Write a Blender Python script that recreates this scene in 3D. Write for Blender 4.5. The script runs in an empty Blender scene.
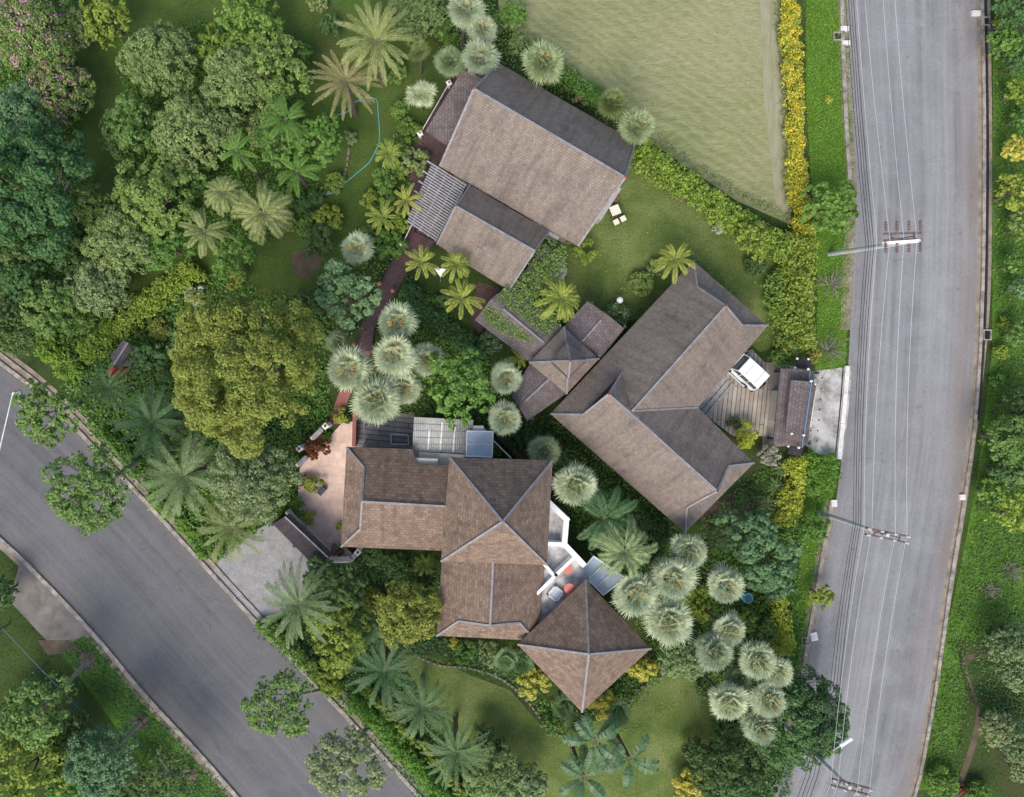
import bpy, bmesh, math, random
import numpy as np
from mathutils import Vector, Matrix, Quaternion

SC = bpy.context.scene
COL = SC.collection
rng = np.random.default_rng(11)
random.seed(11)

# ------------------------------------------------------------------ camera, sky, sun, exposure
S = 0.07            # metres on the ground per photograph pixel
H = 48.0            # flying height of the camera
NX, NY = 440.0, 390.0   # the point of the picture straight below the camera

def P(px, py, z=0.0):
    """world point at height z that stands at photograph position px, py"""
    k = S * (1 - z / H)
    cx, cy = (NX - 512) * S, (398.5 - NY) * S
    return Vector((cx + (px - NX) * k, cy - (py - NY) * k, z))

cam = bpy.data.cameras.new('camera')
camo = bpy.data.objects.new('camera', cam)
COL.objects.link(camo)
camo.location = P(NX, NY, 0) + Vector((0, 0, H))
cam.sensor_width = 36
cam.lens = 36 * (H / S) / 1024
cam.shift_x = (512 - NX) / 1024
cam.shift_y = -(398.5 - NY) / 1024
cam.clip_end = 2000
SC.camera = camo

SUN_EL = math.radians(50)
to_sun = Vector((-0.32, -0.95, 0)).normalized() * math.cos(SUN_EL) + Vector((0, 0, math.sin(SUN_EL)))
world = bpy.data.worlds.new('World')
SC.world = world
world.use_nodes = True
wn = world.node_tree
bg = wn.nodes['Background']
sky = wn.nodes.new('ShaderNodeTexSky')
sky.sky_type = 'NISHITA'
sky.sun_disc = False
sky.sun_elevation = SUN_EL
sky.sun_rotation = math.atan2(to_sun.x, to_sun.y)
sky.dust_density = 3.0
sky.air_density = 1.0
wn.links.new(sky.outputs[0], bg.inputs[0])
bg.inputs[1].default_value = 0.14
sun = bpy.data.lights.new('sun', 'SUN')
sun.energy = 1.5
sun.angle = math.radians(34)
sun.color = (1.0, 0.93, 0.84)
suno = bpy.data.objects.new('sun', sun)
COL.objects.link(suno)
suno.rotation_euler = to_sun.to_track_quat('Z', 'Y').to_euler()
suno.location = (0, 0, 40)
SC.view_settings.view_transform = 'Standard'
SC.view_settings.look = 'None'
SC.view_settings.exposure = 0.80
SC.view_settings.gamma = 1.0
SC.view_settings.use_curve_mapping = False
SC.cycles.max_bounces = 6
SC.cycles.diffuse_bounces = 3
SC.cycles.glossy_bounces = 2
SC.cycles.transmission_bounces = 4
SC.cycles.transparent_max_bounces = 6

# ------------------------------------------------------------------ materials
class NT:
    def __init__(s, name):
        s.m = bpy.data.materials.new(name)
        s.m.use_nodes = True
        s.t = s.m.node_tree
        s.b = s.t.nodes['Principled BSDF']
        s.out = s.t.nodes['Material Output']
    def n(s, typ, **kw):
        x = s.t.nodes.new(typ)
        for k, v in kw.items():
            setattr(x, k, v)
        return x
    def l(s, a, b):
        s.t.links.new(a, b)
    def noise(s, vec, scale, detail=4, rough=.55, dist=0):
        x = s.n('ShaderNodeTexNoise')
        x.inputs['Scale'].default_value = scale
        x.inputs['Detail'].default_value = detail
        x.inputs['Roughness'].default_value = rough
        x.inputs['Distortion'].default_value = dist
        if vec is not None:
            s.l(vec, x.inputs['Vector'])
        return x.outputs['Fac']
    def ramp(s, fac, stops):
        x = s.n('ShaderNodeValToRGB')
        e = x.color_ramp.elements
        while len(e) < len(stops):
            e.new(0.5)
        for i, (p, c) in enumerate(stops):
            e[i].position = p
            e[i].color = (*c, 1) if len(c) == 3 else c
        s.l(fac, x.inputs[0])
        return x.outputs[0]
    def mix(s, fac, a, b, mode='MIX'):
        x = s.n('ShaderNodeMix', data_type='RGBA', blend_type=mode)
        for sock, v in ((x.inputs[0], fac), (x.inputs[6], a), (x.inputs[7], b)):
            if isinstance(v, (int, float)):
                sock.default_value = v
            elif isinstance(v, tuple):
                sock.default_value = (*v, 1)
            else:
                s.l(v, sock)
        return x.outputs[2]
    def coord(s, kind='Object'):
        return s.n('ShaderNodeTexCoord').outputs[kind]
    def pos(s):
        return s.n('ShaderNodeNewGeometry').outputs['Position']
    def mapping(s, vec, scale=(1, 1, 1), rot=(0, 0, 0)):
        x = s.n('ShaderNodeMapping')
        x.inputs['Scale'].default_value = scale
        x.inputs['Rotation'].default_value = rot
        s.l(vec, x.inputs['Vector'])
        return x.outputs[0]
    def bump(s, h, strength=.3, dist=.02):
        x = s.n('ShaderNodeBump')
        x.inputs['Strength'].default_value = strength
        x.inputs['Distance'].default_value = dist
        s.l(h, x.inputs['Height'])
        s.l(x.outputs[0], s.b.inputs['Normal'])
    def col(s, c):
        s.l(c, s.b.inputs['Base Color'])
    def rough(s, v):
        s.b.inputs['Roughness'].default_value = v

def plain(name, c, rough=.6, var=.12, scale=6.0, metal=0):
    t = NT(name)
    f = t.noise(t.coord(), scale, 5)
    t.col(t.ramp(f, [(.3, tuple(x * (1 - var) for x in c)), (.7, tuple(min(1, x * (1 + var)) for x in c))]))
    t.rough(rough)
    t.b.inputs['Metallic'].default_value = metal
    return t.m

LEAF = 1.5
def foliage(name, c, tip=None, var=.4, trans=.36, rough=.55):
    """leaf stuff: every leaf its own tint, soft variation through the crown"""
    t = NT(name)
    tip = tip or tuple(min(1, x * 1.5) for x in c)
    c = tuple(x * LEAF for x in c)
    tip = tuple(min(.85, x * LEAF) for x in tip)
    dk = tuple(x * (1 - var) for x in c)
    g = t.n('ShaderNodeNewGeometry')
    c1 = t.ramp(g.outputs['Random Per Island'], [(0, dk), (.5, c), (1, tip)])
    oi = t.n('ShaderNodeObjectInfo')
    nz = t.noise(t.coord(), 1.1, 3)
    c2 = t.mix(t.ramp(nz, [(.35, (0, 0, 0)), (.7, (.55, .55, .55))]), c1, tip)
    hs = t.n('ShaderNodeHueSaturation')
    mr = t.n('ShaderNodeMapRange')
    t.l(oi.outputs['Random'], mr.inputs[0])
    mr.inputs[3].default_value = .485
    mr.inputs[4].default_value = .515
    t.l(mr.outputs[0], hs.inputs['Hue'])
    mv = t.n('ShaderNodeMapRange')
    t.l(oi.outputs['Random'], mv.inputs[0])
    mv.inputs[3].default_value = 1.12
    mv.inputs[4].default_value = .88
    t.l(mv.outputs[0], hs.inputs['Value'])
    t.l(c2, hs.inputs['Color'])
    cc = hs.outputs[0]
    t.col(cc)
    t.rough(rough)
    t.b.inputs['Specular IOR Level'].default_value = .3
    tr = t.n('ShaderNodeBsdfTranslucent')
    t.l(cc, tr.inputs[0])
    mx = t.n('ShaderNodeMixShader')
    mx.inputs[0].default_value = trans
    t.l(t.b.outputs[0], mx.inputs[1])
    t.l(tr.outputs[0], mx.inputs[2])
    t.l(mx.outputs[0], t.out.inputs[0])
    return t.m

def shingle(name, c1, c2, mortar, row=.21, bw=.36, stain=(.05, .045, .05), amount=.5):
    t = NT(name)
    uv = t.coord('UV')
    b = t.n('ShaderNodeTexBrick')
    t.l(uv, b.inputs['Vector'])
    b.inputs['Color1'].default_value = (*c1, 1)
    b.inputs['Color2'].default_value = (*c2, 1)
    b.inputs['Mortar'].default_value = (*mortar, 1)
    b.inputs['Scale'].default_value = 1
    b.inputs['Mortar Size'].default_value = .013
    b.inputs['Mortar Smooth'].default_value = .4
    b.inputs['Brick Width'].default_value = bw
    b.inputs['Row Height'].default_value = row
    f = t.noise(t.pos(), .55, 6, .62)
    st = t.mix(t.ramp(f, [(.48, (0, 0, 0)), (.75, (amount,) * 3)]), b.outputs[0], stain)
    f2 = t.noise(t.pos(), 5, 3)
    st = t.mix(.5, st, t.ramp(f2, [(.3, (.62,) * 3), (.7, (1, 1, 1))]), 'MULTIPLY')
    run = t.noise(t.mapping(uv, (2.6, .22, 1)), 1, 6, .65)
    st = t.mix(.8, st, t.ramp(run, [(.36, (.74, .73, .74)), (.52, (1, 1, 1)), (.66, (1.08, 1.06, 1.04))]), 'MULTIPLY')
    moss = t.ramp(t.noise(t.pos(), 2.3, 5, .7), [(.62, (0, 0, 0)), (.74, (.35, .35, .35))])
    st = t.mix(moss, st, (.09, .095, .07))
    t.col(st)
    t.rough(.8)
    t.b.inputs['Specular IOR Level'].default_value = .25
    inv = t.n('ShaderNodeMath', operation='SUBTRACT')
    inv.inputs[0].default_value = 1
    t.l(b.outputs['Fac'], inv.inputs[1])
    t.bump(inv.outputs[0], .5, .02)
    return t.m

def turf(name, a, b, c, fine=9, patch=.5, bare=(.12, .10, .05), bare_amt=.25):
    t = NT(name)
    p = t.pos()
    f1 = t.noise(p, patch, 6, .6)
    f2 = t.noise(p, fine, 5, .7)
    f3 = t.noise(p, patch * .45, 4, .6, .6)
    k = t.ramp(f1, [(.32, a), (.52, b), (.7, c)])
    k = t.mix(t.ramp(f3, [(.56, (0, 0, 0)), (.72, (bare_amt,) * 3)]), k, bare)
    k = t.mix(.75, k, t.ramp(f2, [(.36, (.5, .5, .47)), (.5, (.95, .95, .95)), (.66, (1.4, 1.4, 1.25))]), 'MULTIPLY')
    t.col(k)
    t.rough(.95)
    t.b.inputs['Specular IOR Level'].default_value = .1
    t.bump(f2, .7, .05)
    return t.m

M = {}
M['tan_tile'] = shingle('tan_tile', (.27, .222, .184), (.21, .172, .143), (.145, .12, .10), row=.17, bw=.19, amount=.4)
M['brown_tile'] = shingle('brown_tile', (.275, .198, .145), (.18, .126, .094), (.11, .08, .063), row=.215, bw=.33, amount=.25)
M['plum_tile'] = shingle('plum_tile', (.205, .172, .165), (.155, .13, .127), (.085, .066, .066), row=.2, bw=.28)
M['ridge'] = plain('ridge_grey', (.215, .205, .21), .7, .25, 3)
M['fascia'] = plain('dark_fascia', (.07, .055, .05), .6)
M['wall'] = plain('cream_render', (.55, .5, .42), .8)
M['white'] = plain('white_paint', (.78, .78, .76), .5, .06)
M['whitewash'] = plain('weathered_white', (.62, .61, .58), .7, .2, 3)
M['red'] = plain('red_finial', (.45, .06, .05), .5)
M['coral'] = plain('coral_red', (.55, .15, .12), .5)
M['glass'] = plain('window_glass', (.05, .07, .08), .08, .1)
M['blue_glass'] = plain('translucent_sheet', (.46, .53, .62), .25, .1, 2)
M['darkwood'] = plain('dark_wood', (.06, .04, .045), .7, .25)
M['slat'] = plain('weathered_slat', (.27, .265, .27), .7, .25, 4)
M['metal'] = plain('grey_metal', (.45, .46, .48), .4, .1, 4, .3)
M['bark'] = plain('bark', (.13, .10, .075), .9, .35, 8)
M['palebark'] = plain('pale_bark', (.26, .235, .2), .9, .3, 8)
M['concrete'] = plain('concrete', (.36, .35, .33), .9, .18, 1.2)
M['stainedroof'] = plain('stained_terrace', (.40, .395, .39), .9, .5, 2.2)
M['kerb'] = plain('kerb_concrete', (.26, .23, .20), .9, .5, 2.2)
M['dirtpath'] = plain('sandy_verge', (.23, .19, .145), .95, .35, 1.5)
M['soil'] = plain('brown_soil', (.095, .075, .05), 1, .35, 1.2)
M['mulch'] = plain('mulch', (.12, .085, .07), 1, .4, 9)
M['black'] = plain('black_rubber', (.015, .015, .016), .6)
M['pole'] = plain('pole_concrete', (.46, .46, .46), .8, .15, 3)
M['arm'] = plain('rusty_arm', (.13, .085, .07), .8, .3, 8)
M['porcelain'] = plain('porcelain', (.5, .47, .45), .3)
M['wire'] = plain('bright_wire', (.50, .51, .53), .45, .05)
M['cable'] = plain('black_cable', (.025, .026, .03), .6)
M['teal'] = plain('teal_glaze', (.05, .30, .32), .3)
M['tealrail'] = plain('faded_teal_rail', (.05, .16, .16), .6)
M['hose'] = plain('teal_hose', (.12, .38, .42), .4)
M['terracotta'] = plain('terracotta', (.38, .16, .09), .7)
M['cream'] = plain('cream_cushion', (.72, .66, .55), .8, .06)
M['navy'] = plain('navy_plastic', (.02, .02, .06), .5)
M['carpaint'] = plain('car_paint', (.82, .83, .85), .25, .02)
M['bluetrim'] = plain('blue_trim', (.13, .20, .29), .5)
M['redplank'] = plain('red_edging', (.28, .10, .08), .7)
M['steel_dark'] = plain('dark_grate', (.012, .012, .013), .7)
M['stone'] = plain('edging_stone', (.20, .165, .135), .9, .3, 5)

def planks(name, c1, c2, gap, w, l, rot=0.0):
    t = NT(name)
    uv = t.mapping(t.pos(), (1, 1, 1), (0, 0, rot))
    b = t.n('ShaderNodeTexBrick')
    t.l(uv, b.inputs['Vector'])
    b.inputs['Color1'].default_value = (*c1, 1)
    b.inputs['Color2'].default_value = (*c2, 1)
    b.inputs['Mortar'].default_value = (*gap, 1)
    b.inputs['Scale'].default_value = 1
    b.inputs['Mortar Size'].default_value = w * .09
    b.inputs['Brick Width'].default_value = l
    b.inputs['Row Height'].default_value = w
    f = t.noise(t.pos(), 1.2, 6, .6)
    t.col(t.mix(.6, b.outputs[0], t.ramp(f, [(.3, (.5, .5, .5)), (.7, (1.1, 1.1, 1.1))]), 'MULTIPLY'))
    t.rough(.8)
    return t.m
M['deck_dark'] = planks('plum_deck', (.10, .055, .055), (.13, .075, .07), (.03, .017, .018), .19, 2.6, math.radians(-28))
M['deck_drive'] = planks('weathered_deck', (.43, .385, .325), (.33, .295, .245), (.10, .085, .07), .30, 5, math.radians(-84))
M['pave_pink'] = planks('pink_paving', (.72, .53, .445), (.745, .55, .465), (.69, .505, .42), .6, .6, .1)
M['cobble'] = planks('grey_cobble', (.33, .325, .32), (.27, .265, .26), (.19, .19, .185), .16, .2, .8)
M['courtyard'] = planks('courtyard_boards', (.32, .295, .28), (.25, .23, .22), (.10, .085, .085), .35, 2, .1)

# concrete drive with rows of drain holes
t = NT('drive_concrete')
f = t.noise(t.pos(), .9, 7, .65)
f2 = t.noise(t.pos(), 14, 4)
k = t.ramp(f, [(.38, (.22, .215, .19)), (.5, (.40, .39, .365)), (.62, (.52, .51, .48))])
t.col(t.mix(.4, k, t.ramp(f2, [(.3, (.6, .6, .6)), (.7, (1, 1, 1))]), 'MULTIPLY'))
t.rough(.9)
M['drive'] = t.m

def asphalt(name, dark, light, dirt, edge_l, edge_r, seed=0):
    """u runs across the carriageway, v along it in metres"""
    t = NT(name)
    uv = t.coord('UV')
    sp = t.n('ShaderNodeSeparateXYZ')
    t.l(uv, sp.inputs[0])
    streak = t.noise(t.mapping(uv, (14, .035, 1)), 1, 5, .6)
    patch = t.noise(t.mapping(uv, (4, .45, 1)), 1, 8, .72)
    grain = t.noise(t.pos(), 16, 3, .7)
    k = t.ramp(streak, [(.3, dark), (.7, light)])
    k = t.mix(t.ramp(patch, [(.45, (0, 0, 0)), (.7, (.5, .5, .5))]), k, tuple(x * 1.12 for x in light))
    band = t.ramp(sp.outputs[0], [(0, (edge_l,) * 3), (.1, (edge_l * .3,) * 3), (.3, (0, 0, 0)), (.80, (0, 0, 0)), (.93, (edge_r,) * 3), (1, (edge_r,) * 3)])
    lp = t.noise(t.mapping(uv, (3, .07, 1)), 1.3, 5, .6)
    k = t.mix(t.mix(1, band, t.ramp(lp, [(.38, (0, 0, 0)), (.62, (1, 1, 1))]), 'MULTIPLY'), k, dirt)
    k = t.mix(.5, k, t.ramp(grain, [(.38, (.66, .66, .67)), (.62, (1.15, 1.15, 1.15))]), 'MULTIPLY')
    vo = t.n('ShaderNodeTexVoronoi', feature='DISTANCE_TO_EDGE')
    wrp = t.n('ShaderNodeTexNoise')
    wrp.inputs['Scale'].default_value = .9
    wrp.inputs['Detail'].default_value = 5
    t.l(t.pos(), wrp.inputs['Vector'])
    ma = t.n('ShaderNodeVectorMath', operation='MULTIPLY_ADD')
    t.l(wrp.outputs['Color'], ma.inputs[0])
    ma.inputs[1].default_value = (1.6, 1.6, 0)
    t.l(t.pos(), ma.inputs[2])
    t.l(ma.outputs[0], vo.inputs['Vector'])
    vo.inputs['Scale'].default_value = .22
    where = t.ramp(t.noise(t.pos(), .12, 3), [(.5, (0, 0, 0)), (.62, (.32, .32, .32))])
    k = t.mix(t.mix(1, where, t.ramp(vo.outputs['Distance'], [(.0, (1, 1, 1)), (.008, (0, 0, 0))]), 'MULTIPLY'), k, tuple(x * .35 for x in dark))
    spots = t.ramp(t.noise(t.pos(), 1.1, 3, .5), [(.66, (0, 0, 0)), (.74, (.35, .35, .35))])
    k = t.mix(spots, k, tuple(x * .5 for x in dark))
    t.col(k)
    t.rough(.85)
    t.b.inputs['Specular IOR Level'].default_value = .3
    t.bump(grain, .25, .02)
    return t.m
M['road_r'] = asphalt('worn_asphalt', (.15, .151, .156), (.265, .266, .270), (.19, .16, .14), .5, .75)
M['road_l'] = asphalt('dark_asphalt', (.092, .093, .097), (.142, .142, .147), (.16, .145, .13), .6, .35)

M['ground'] = turf('rough_ground', (.03, .05, .015), (.045, .075, .02), (.06, .09, .026), 6, .35, (.07, .055, .035), .6)
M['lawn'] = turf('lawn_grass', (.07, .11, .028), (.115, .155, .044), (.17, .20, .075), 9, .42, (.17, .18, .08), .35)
M['lawn_dark'] = turf('dark_lawn_grass', (.045, .08, .018), (.068, .112, .025), (.095, .135, .036), 9, .3, (.10, .085, .04), .45)  # turf of a darker green than the other lawns
M['strip_grass'] = turf('verge_grass', (.055, .125, .016), (.075, .16, .022), (.10, .19, .035), 7, .5, (.06, .12, .02), .2)

# the mown field: pale swathes in curved rows
t = NT('mown_field')
p = t.pos()
big = t.noise(p, .09, 5, .6, .4)
warp = t.n('ShaderNodeTexNoise')
warp.inputs['Scale'].default_value = .16
warp.inputs['Detail'].default_value = 3
t.l(p, warp.inputs['Vector'])
wv = t.n('ShaderNodeVectorMath', operation='MULTIPLY_ADD')
t.l(warp.outputs['Color'], wv.inputs[0])
wv.inputs[1].default_value = (2.4, 2.4, 0)
t.l(p, wv.inputs[2])
swath = t.noise(t.mapping(wv.outputs[0], (.35, 3.2, 1), (0, 0, math.radians(35))), 1, 5, .65)
fine = t.noise(t.mapping(wv.outputs[0], (2.2, 9, 1), (0, 0, math.radians(35))), 1, 6, .75)
k = t.ramp(big, [(.32, (.145, .18, .065)), (.5, (.205, .22, .095)), (.7, (.285, .27, .155))])
mow = t.n('ShaderNodeTexWave', wave_type='BANDS', bands_direction='Y')
t.l(t.mapping(wv.outputs[0], (1, 1, 1), (0, 0, math.radians(35))), mow.inputs['Vector'])
mow.inputs['Scale'].default_value = .42
mow.inputs['Distortion'].default_value = 2.5
mow.inputs['Detail'].default_value = 3
k = t.mix(t.ramp(mow.outputs['Fac'], [(.35, (0, 0, 0)), (.8, (.3, .3, .3))]), k, (.30, .295, .18))
k = t.mix(t.ramp(swath, [(.40, (0, 0, 0)), (.66, (.42, .42, .42))]), k, (.33, .305, .20))
k = t.mix(.7, k, t.ramp(fine, [(.36, (.6, .66, .52)), (.5, (1, 1, 1)), (.66, (1.3, 1.28, 1.25))]), 'MULTIPLY')
t.col(k)
t.rough(.95)
t.b.inputs['Specular IOR Level'].default_value = .1
t.bump(fine, .6, .05)
M['field'] = t.m
M['strip_bright'] = turf('bright_verge_grass', (.075, .16, .018), (.095, .19, .024), (.12, .21, .035), 7, .5, (.09, .16, .03), .2)
t = NT('dirt_track')
f = t.noise(t.mapping(p_ := t.pos(), (3, .5, 1)), 1, 6, .7)
k = t.ramp(f, [(.3, (.19, .20, .10)), (.7, (.32, .30, .22))])
t.col(k)
t.rough(1)
M['track'] = t.m

F = {}
F['olive'] = foliage('olive_leaf', (.165, .188, .03), (.255, .275, .058), .3)
F['mid'] = foliage('green_leaf', (0.10, 0.175, 0.04), (0.18, 0.27, 0.07))
F['green'] = foliage('fresh_leaf', (0.08, 0.165, 0.028), (0.145, 0.25, 0.05))
F['dark'] = foliage('dark_leaf', (0.05, 0.095, 0.028), (0.09, 0.15, 0.04))
F['deep'] = foliage('deep_leaf', (0.05, 0.115, 0.035), (0.095, 0.18, 0.055))
F['grey'] = foliage('grey_green_leaf', (0.135, 0.195, 0.06), (0.235, 0.305, 0.11))
F['sage'] = foliage('sage_leaf', (0.135, 0.195, 0.075), (0.235, 0.305, 0.135))
F['bright'] = foliage('bright_leaf', (.13, .20, .028), (.25, .30, .05))
F['lime'] = foliage('lime_leaf', (.24, .30, .03), (.40, .42, .06))
F['gold'] = foliage('gold_leaf', (0.33, 0.32, 0.045), (0.5, 0.47, 0.11))
F['croton'] = foliage('croton_leaf', (0.135, 0.22, 0.03), (0.30, 0.375, 0.06), .5)
F['yellowflower'] = foliage('yellow_flower', (.50, .42, .03), (.62, .52, .06), .25)
F['pink'] = foliage('pink_blossom', (.45, .17, .28), (.6, .34, .45), .3)
F['magenta'] = foliage('magenta_blossom', (.35, .03, .22), (.5, .1, .35), .3)
F['redleaf'] = foliage('red_leaf', (.13, .035, .02), (.24, .09, .03))
F['blue'] = foliage('blue_green_leaf', (0.085, 0.165, 0.065), (0.165, 0.265, 0.125))
F['silver'] = foliage('silver_frond', (.30, .355, .215), (.46, .51, .36), .3)
F['silvergreen'] = foliage('silver_green_frond', (.19, .26, .125), (.33, .39, .22), .3)
F['datepalm'] = foliage('date_frond', (0.125, 0.18, 0.07), (0.255, 0.32, 0.15), .4)
F['darkpalm'] = foliage('dark_frond', (0.065, 0.125, 0.045), (0.12, 0.195, 0.08), .4)
F['areca'] = foliage('areca_frond', (.16, .22, .035), (.32, .34, .07), .42)
F['palegreen'] = foliage('pale_frond', (0.15, 0.19, 0.062), (0.26, 0.295, 0.115), .4)
F['drypalm'] = foliage('dry_frond', (0.19, 0.185, 0.075), (0.3, 0.27, 0.12), .42)
F['variegated'] = foliage('variegated_leaf', (.22, .29, .17), (.62, .66, .52), .5)
F['vergebright'] = foliage('bright_verge_leaf', (.09, .19, .022), (.16, .28, .04), .35)
F['glossy'] = foliage('glossy_dark_frond', (.036, .08, .032), (.07, .13, .055), .35, .15, .4)
F['twig'] = foliage('dry_twig', (.17, .165, .12), (.24, .23, .18), .3, .05)
F['stalk'] = foliage('flower_stalk', (.24, .18, .07), (.38, .30, .12), .4, .1)
F['pale'] = foliage('pale_leaf', (.14, .185, .075), (.25, .30, .14))
F['verge'] = foliage('verge_leaf', (0.055, 0.115, 0.022), (0.105, 0.18, 0.042), .4)

# ------------------------------------------------------------------ scene helpers
def link(name, me, parent=None):
    o = bpy.data.objects.new(name, me)
    COL.objects.link(o)
    if parent is not None:
        o.parent = parent
    return o

def thing(name, label, cat, loc=(0, 0, 0), rotz=0.0, group=None):
    o = bpy.data.objects.new(name, None)
    COL.objects.link(o)
    o.location = loc
    o.rotation_euler = (0, 0, rotz)
    o.empty_display_size = .3
    return tag(o, label, cat, group)

def tag(o, label=None, cat=None, group=None, kind=None):
    if label: o['label'] = label
    if cat: o['category'] = cat
    if group: o['group'] = group
    if kind: o['kind'] = kind
    return o

class MB:
    """collects faces, links them as one mesh object"""
    def __init__(s):
        s.v, s.f, s.uv, s.mi, s.sm = [], [], {}, [], []
    def face(s, pts, uv=None, mi=0, smooth=False):
        i = len(s.v)
        s.v += [tuple(p) for p in pts]
        if uv: s.uv[len(s.f)] = uv
        s.f.append(list(range(i, i + len(pts))))
        s.mi.append(mi)
        s.sm.append(smooth)
    def box(s, c, size, rotz=0.0, mi=0, taper=1.0):
        hx, hy, hz = size[0] / 2, size[1] / 2, size[2] / 2
        cs, sn = math.cos(rotz), math.sin(rotz)
        def q(x, y, z): return (c[0] + x * cs - y * sn, c[1] + x * sn + y * cs, c[2] + z)
        t = taper
        a = [q(-hx, -hy, -hz), q(hx, -hy, -hz), q(hx, hy, -hz), q(-hx, hy, -hz)]
        b = [q(-hx * t, -hy * t, hz), q(hx * t, -hy * t, hz), q(hx * t, hy * t, hz), q(-hx * t, hy * t, hz)]
        s.face(b, mi=mi)
        s.face(a[::-1], mi=mi)
        for i in range(4):
            j = (i + 1) % 4
            s.face([a[i], a[j], b[j], b[i]], mi=mi)
    def beam(s, a, b, w, h, mi=0):
        """rectangular bar from a to b, w wide, h high, centred"""
        a, b = Vector(a), Vector(b)
        d = (b - a).normalized()
        side = d.cross(Vector((0, 0, 1)))
        side = side.normalized() if side.length > 1e-4 else Vector((1, 0, 0))
        up = side.cross(d).normalized()
        r = []
        for p in (a, b):
            r.append([p + side * w / 2 * x + up * h / 2 * y for x, y in ((-1, -1), (1, -1), (1, 1), (-1, 1))])
        s.face(r[0], mi=mi)
        s.face(r[1][::-1], mi=mi)
        for i in range(4):
            j = (i + 1) % 4
            s.face([r[0][j], r[0][i], r[1][i], r[1][j]], mi=mi)
    def tube(s, pts, radii, n=7, mi=0):
        pts = [Vector(p) for p in pts]
        if not hasattr(radii, '__len__'): radii = [radii] * len(pts)
        rings = []
        for i, p in enumerate(pts):
            d = (pts[min(i + 1, len(pts) - 1)] - pts[max(i - 1, 0)]).normalized()
            ref = Vector((0, 0, 1)) if abs(d.z) < .9 else Vector((1, 0, 0))
            a = d.cross(ref).normalized()
            b = d.cross(a)
            rings.append([p + (a * math.cos(2 * math.pi * k / n) + b * math.sin(2 * math.pi * k / n)) * radii[i] for k in range(n)])
        for r0, r1 in zip(rings, rings[1:]):
            for k in range(n):
                j = (k + 1) % n
                s.face([r0[k], r0[j], r1[j], r1[k]], mi=mi, smooth=True)
        s.face(rings[0], mi=mi)
        s.face(rings[-1][::-1], mi=mi)
    def lathe(s, c, prof, n=16, mi=0):
        """prof: (radius, z) pairs round the vertical through c"""
        rings = [[(c[0] + r * math.cos(2 * math.pi * k / n), c[1] + r * math.sin(2 * math.pi * k / n), c[2] + z) for k in range(n)] for r, z in prof]
        for r0, r1 in zip(rings, rings[1:]):
            for k in range(n):
                j = (k + 1) % n
                s.face([r0[k], r0[j], r1[j], r1[k]], mi=mi, smooth=True)
        s.face(rings[-1], mi=mi)
        s.face(rings[0][::-1], mi=mi)
    def prism(s, pts, z0, z1, mi=0):
        """plan outline pulled up from z0 to z1"""
        a = sum(p[0] * q[1] - q[0] * p[1] for p, q in zip(pts, pts[1:] + pts[:1]))
        if a < 0: pts = pts[::-1]
        lo = [(p[0], p[1], z0) for p in pts]
        hi = [(p[0], p[1], z1) for p in pts]
        s.face(hi, mi=mi)
        s.face(lo[::-1], mi=mi)
        for i in range(len(pts)):
            j = (i + 1) % len(pts)
            s.face([lo[i], lo[j], hi[j], hi[i]], mi=mi)
    def slab(s, pts, th, mi=0, tile=True):
        """sloping sheet th thick hanging below pts; shingle uv in metres along the slope"""
        pts = [Vector(p) for p in pts]
        n = Vector((0, 0, 0))
        for i in range(len(pts)):
            n += pts[i].cross(pts[(i + 1) % len(pts)])
        if n.z < 0:
            pts = pts[::-1]
            n = -n
        n.normalize()
        u = Vector((0, 0, 1)).cross(n)
        u = u.normalized() if u.length > 1e-3 else Vector((1, 0, 0))
        v = n.cross(u)
        s.face(pts, uv=[(p.dot(u), p.dot(v)) for p in pts], mi=mi)
        lo = [p - Vector((0, 0, th)) for p in pts]
        s.face(lo[::-1], mi=mi)
        for i in range(len(pts)):
            j = (i + 1) % len(pts)
            s.face([lo[i], lo[j], pts[j], pts[i]], mi=mi)
    def build(s, name, mats, parent=None, origin=None):
        me = bpy.data.meshes.new(name)
        vv = s.v
        if origin is not None:
            vv = [(x - origin[0], y - origin[1], z - origin[2]) for x, y, z in vv]
        me.from_pydata(vv, [], s.f)
        for m in (mats if isinstance(mats, (list, tuple)) else [mats]):
            me.materials.append(m)
        me.polygons.foreach_set('material_index', s.mi)
        me.polygons.foreach_set('use_smooth', s.sm)
        if s.uv:
            ul = me.uv_layers.new(name='UVMap')
            for fi, uv in s.uv.items():
                st = me.polygons[fi].loop_start
                for k, q in enumerate(uv):
                    ul.data[st + k].uv = q
        me.update()
        o = link(name, me, parent)
        if origin is not None and parent is None:
            o.location = origin
        return o

def quad_mesh(name, V, mat):
    """V: (n, 4, 3) loose quads"""
    V = np.asarray(V, dtype=np.float32).reshape(-1, 3)
    n = len(V) // 4
    me = bpy.data.meshes.new(name)
    me.vertices.add(n * 4)
    me.vertices.foreach_set('co', V.ravel())
    me.loops.add(n * 4)
    me.loops.foreach_set('vertex_index', np.arange(n * 4, dtype=np.int32))
    me.polygons.add(n)
    me.polygons.foreach_set('loop_start', np.arange(0, n * 4, 4, dtype=np.int32))
    me.materials.append(mat)
    me.update(calc_edges=True)
    return me

def unit(a):
    return a / np.maximum(np.linalg.norm(a, axis=-1, keepdims=True), 1e-9)

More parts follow.
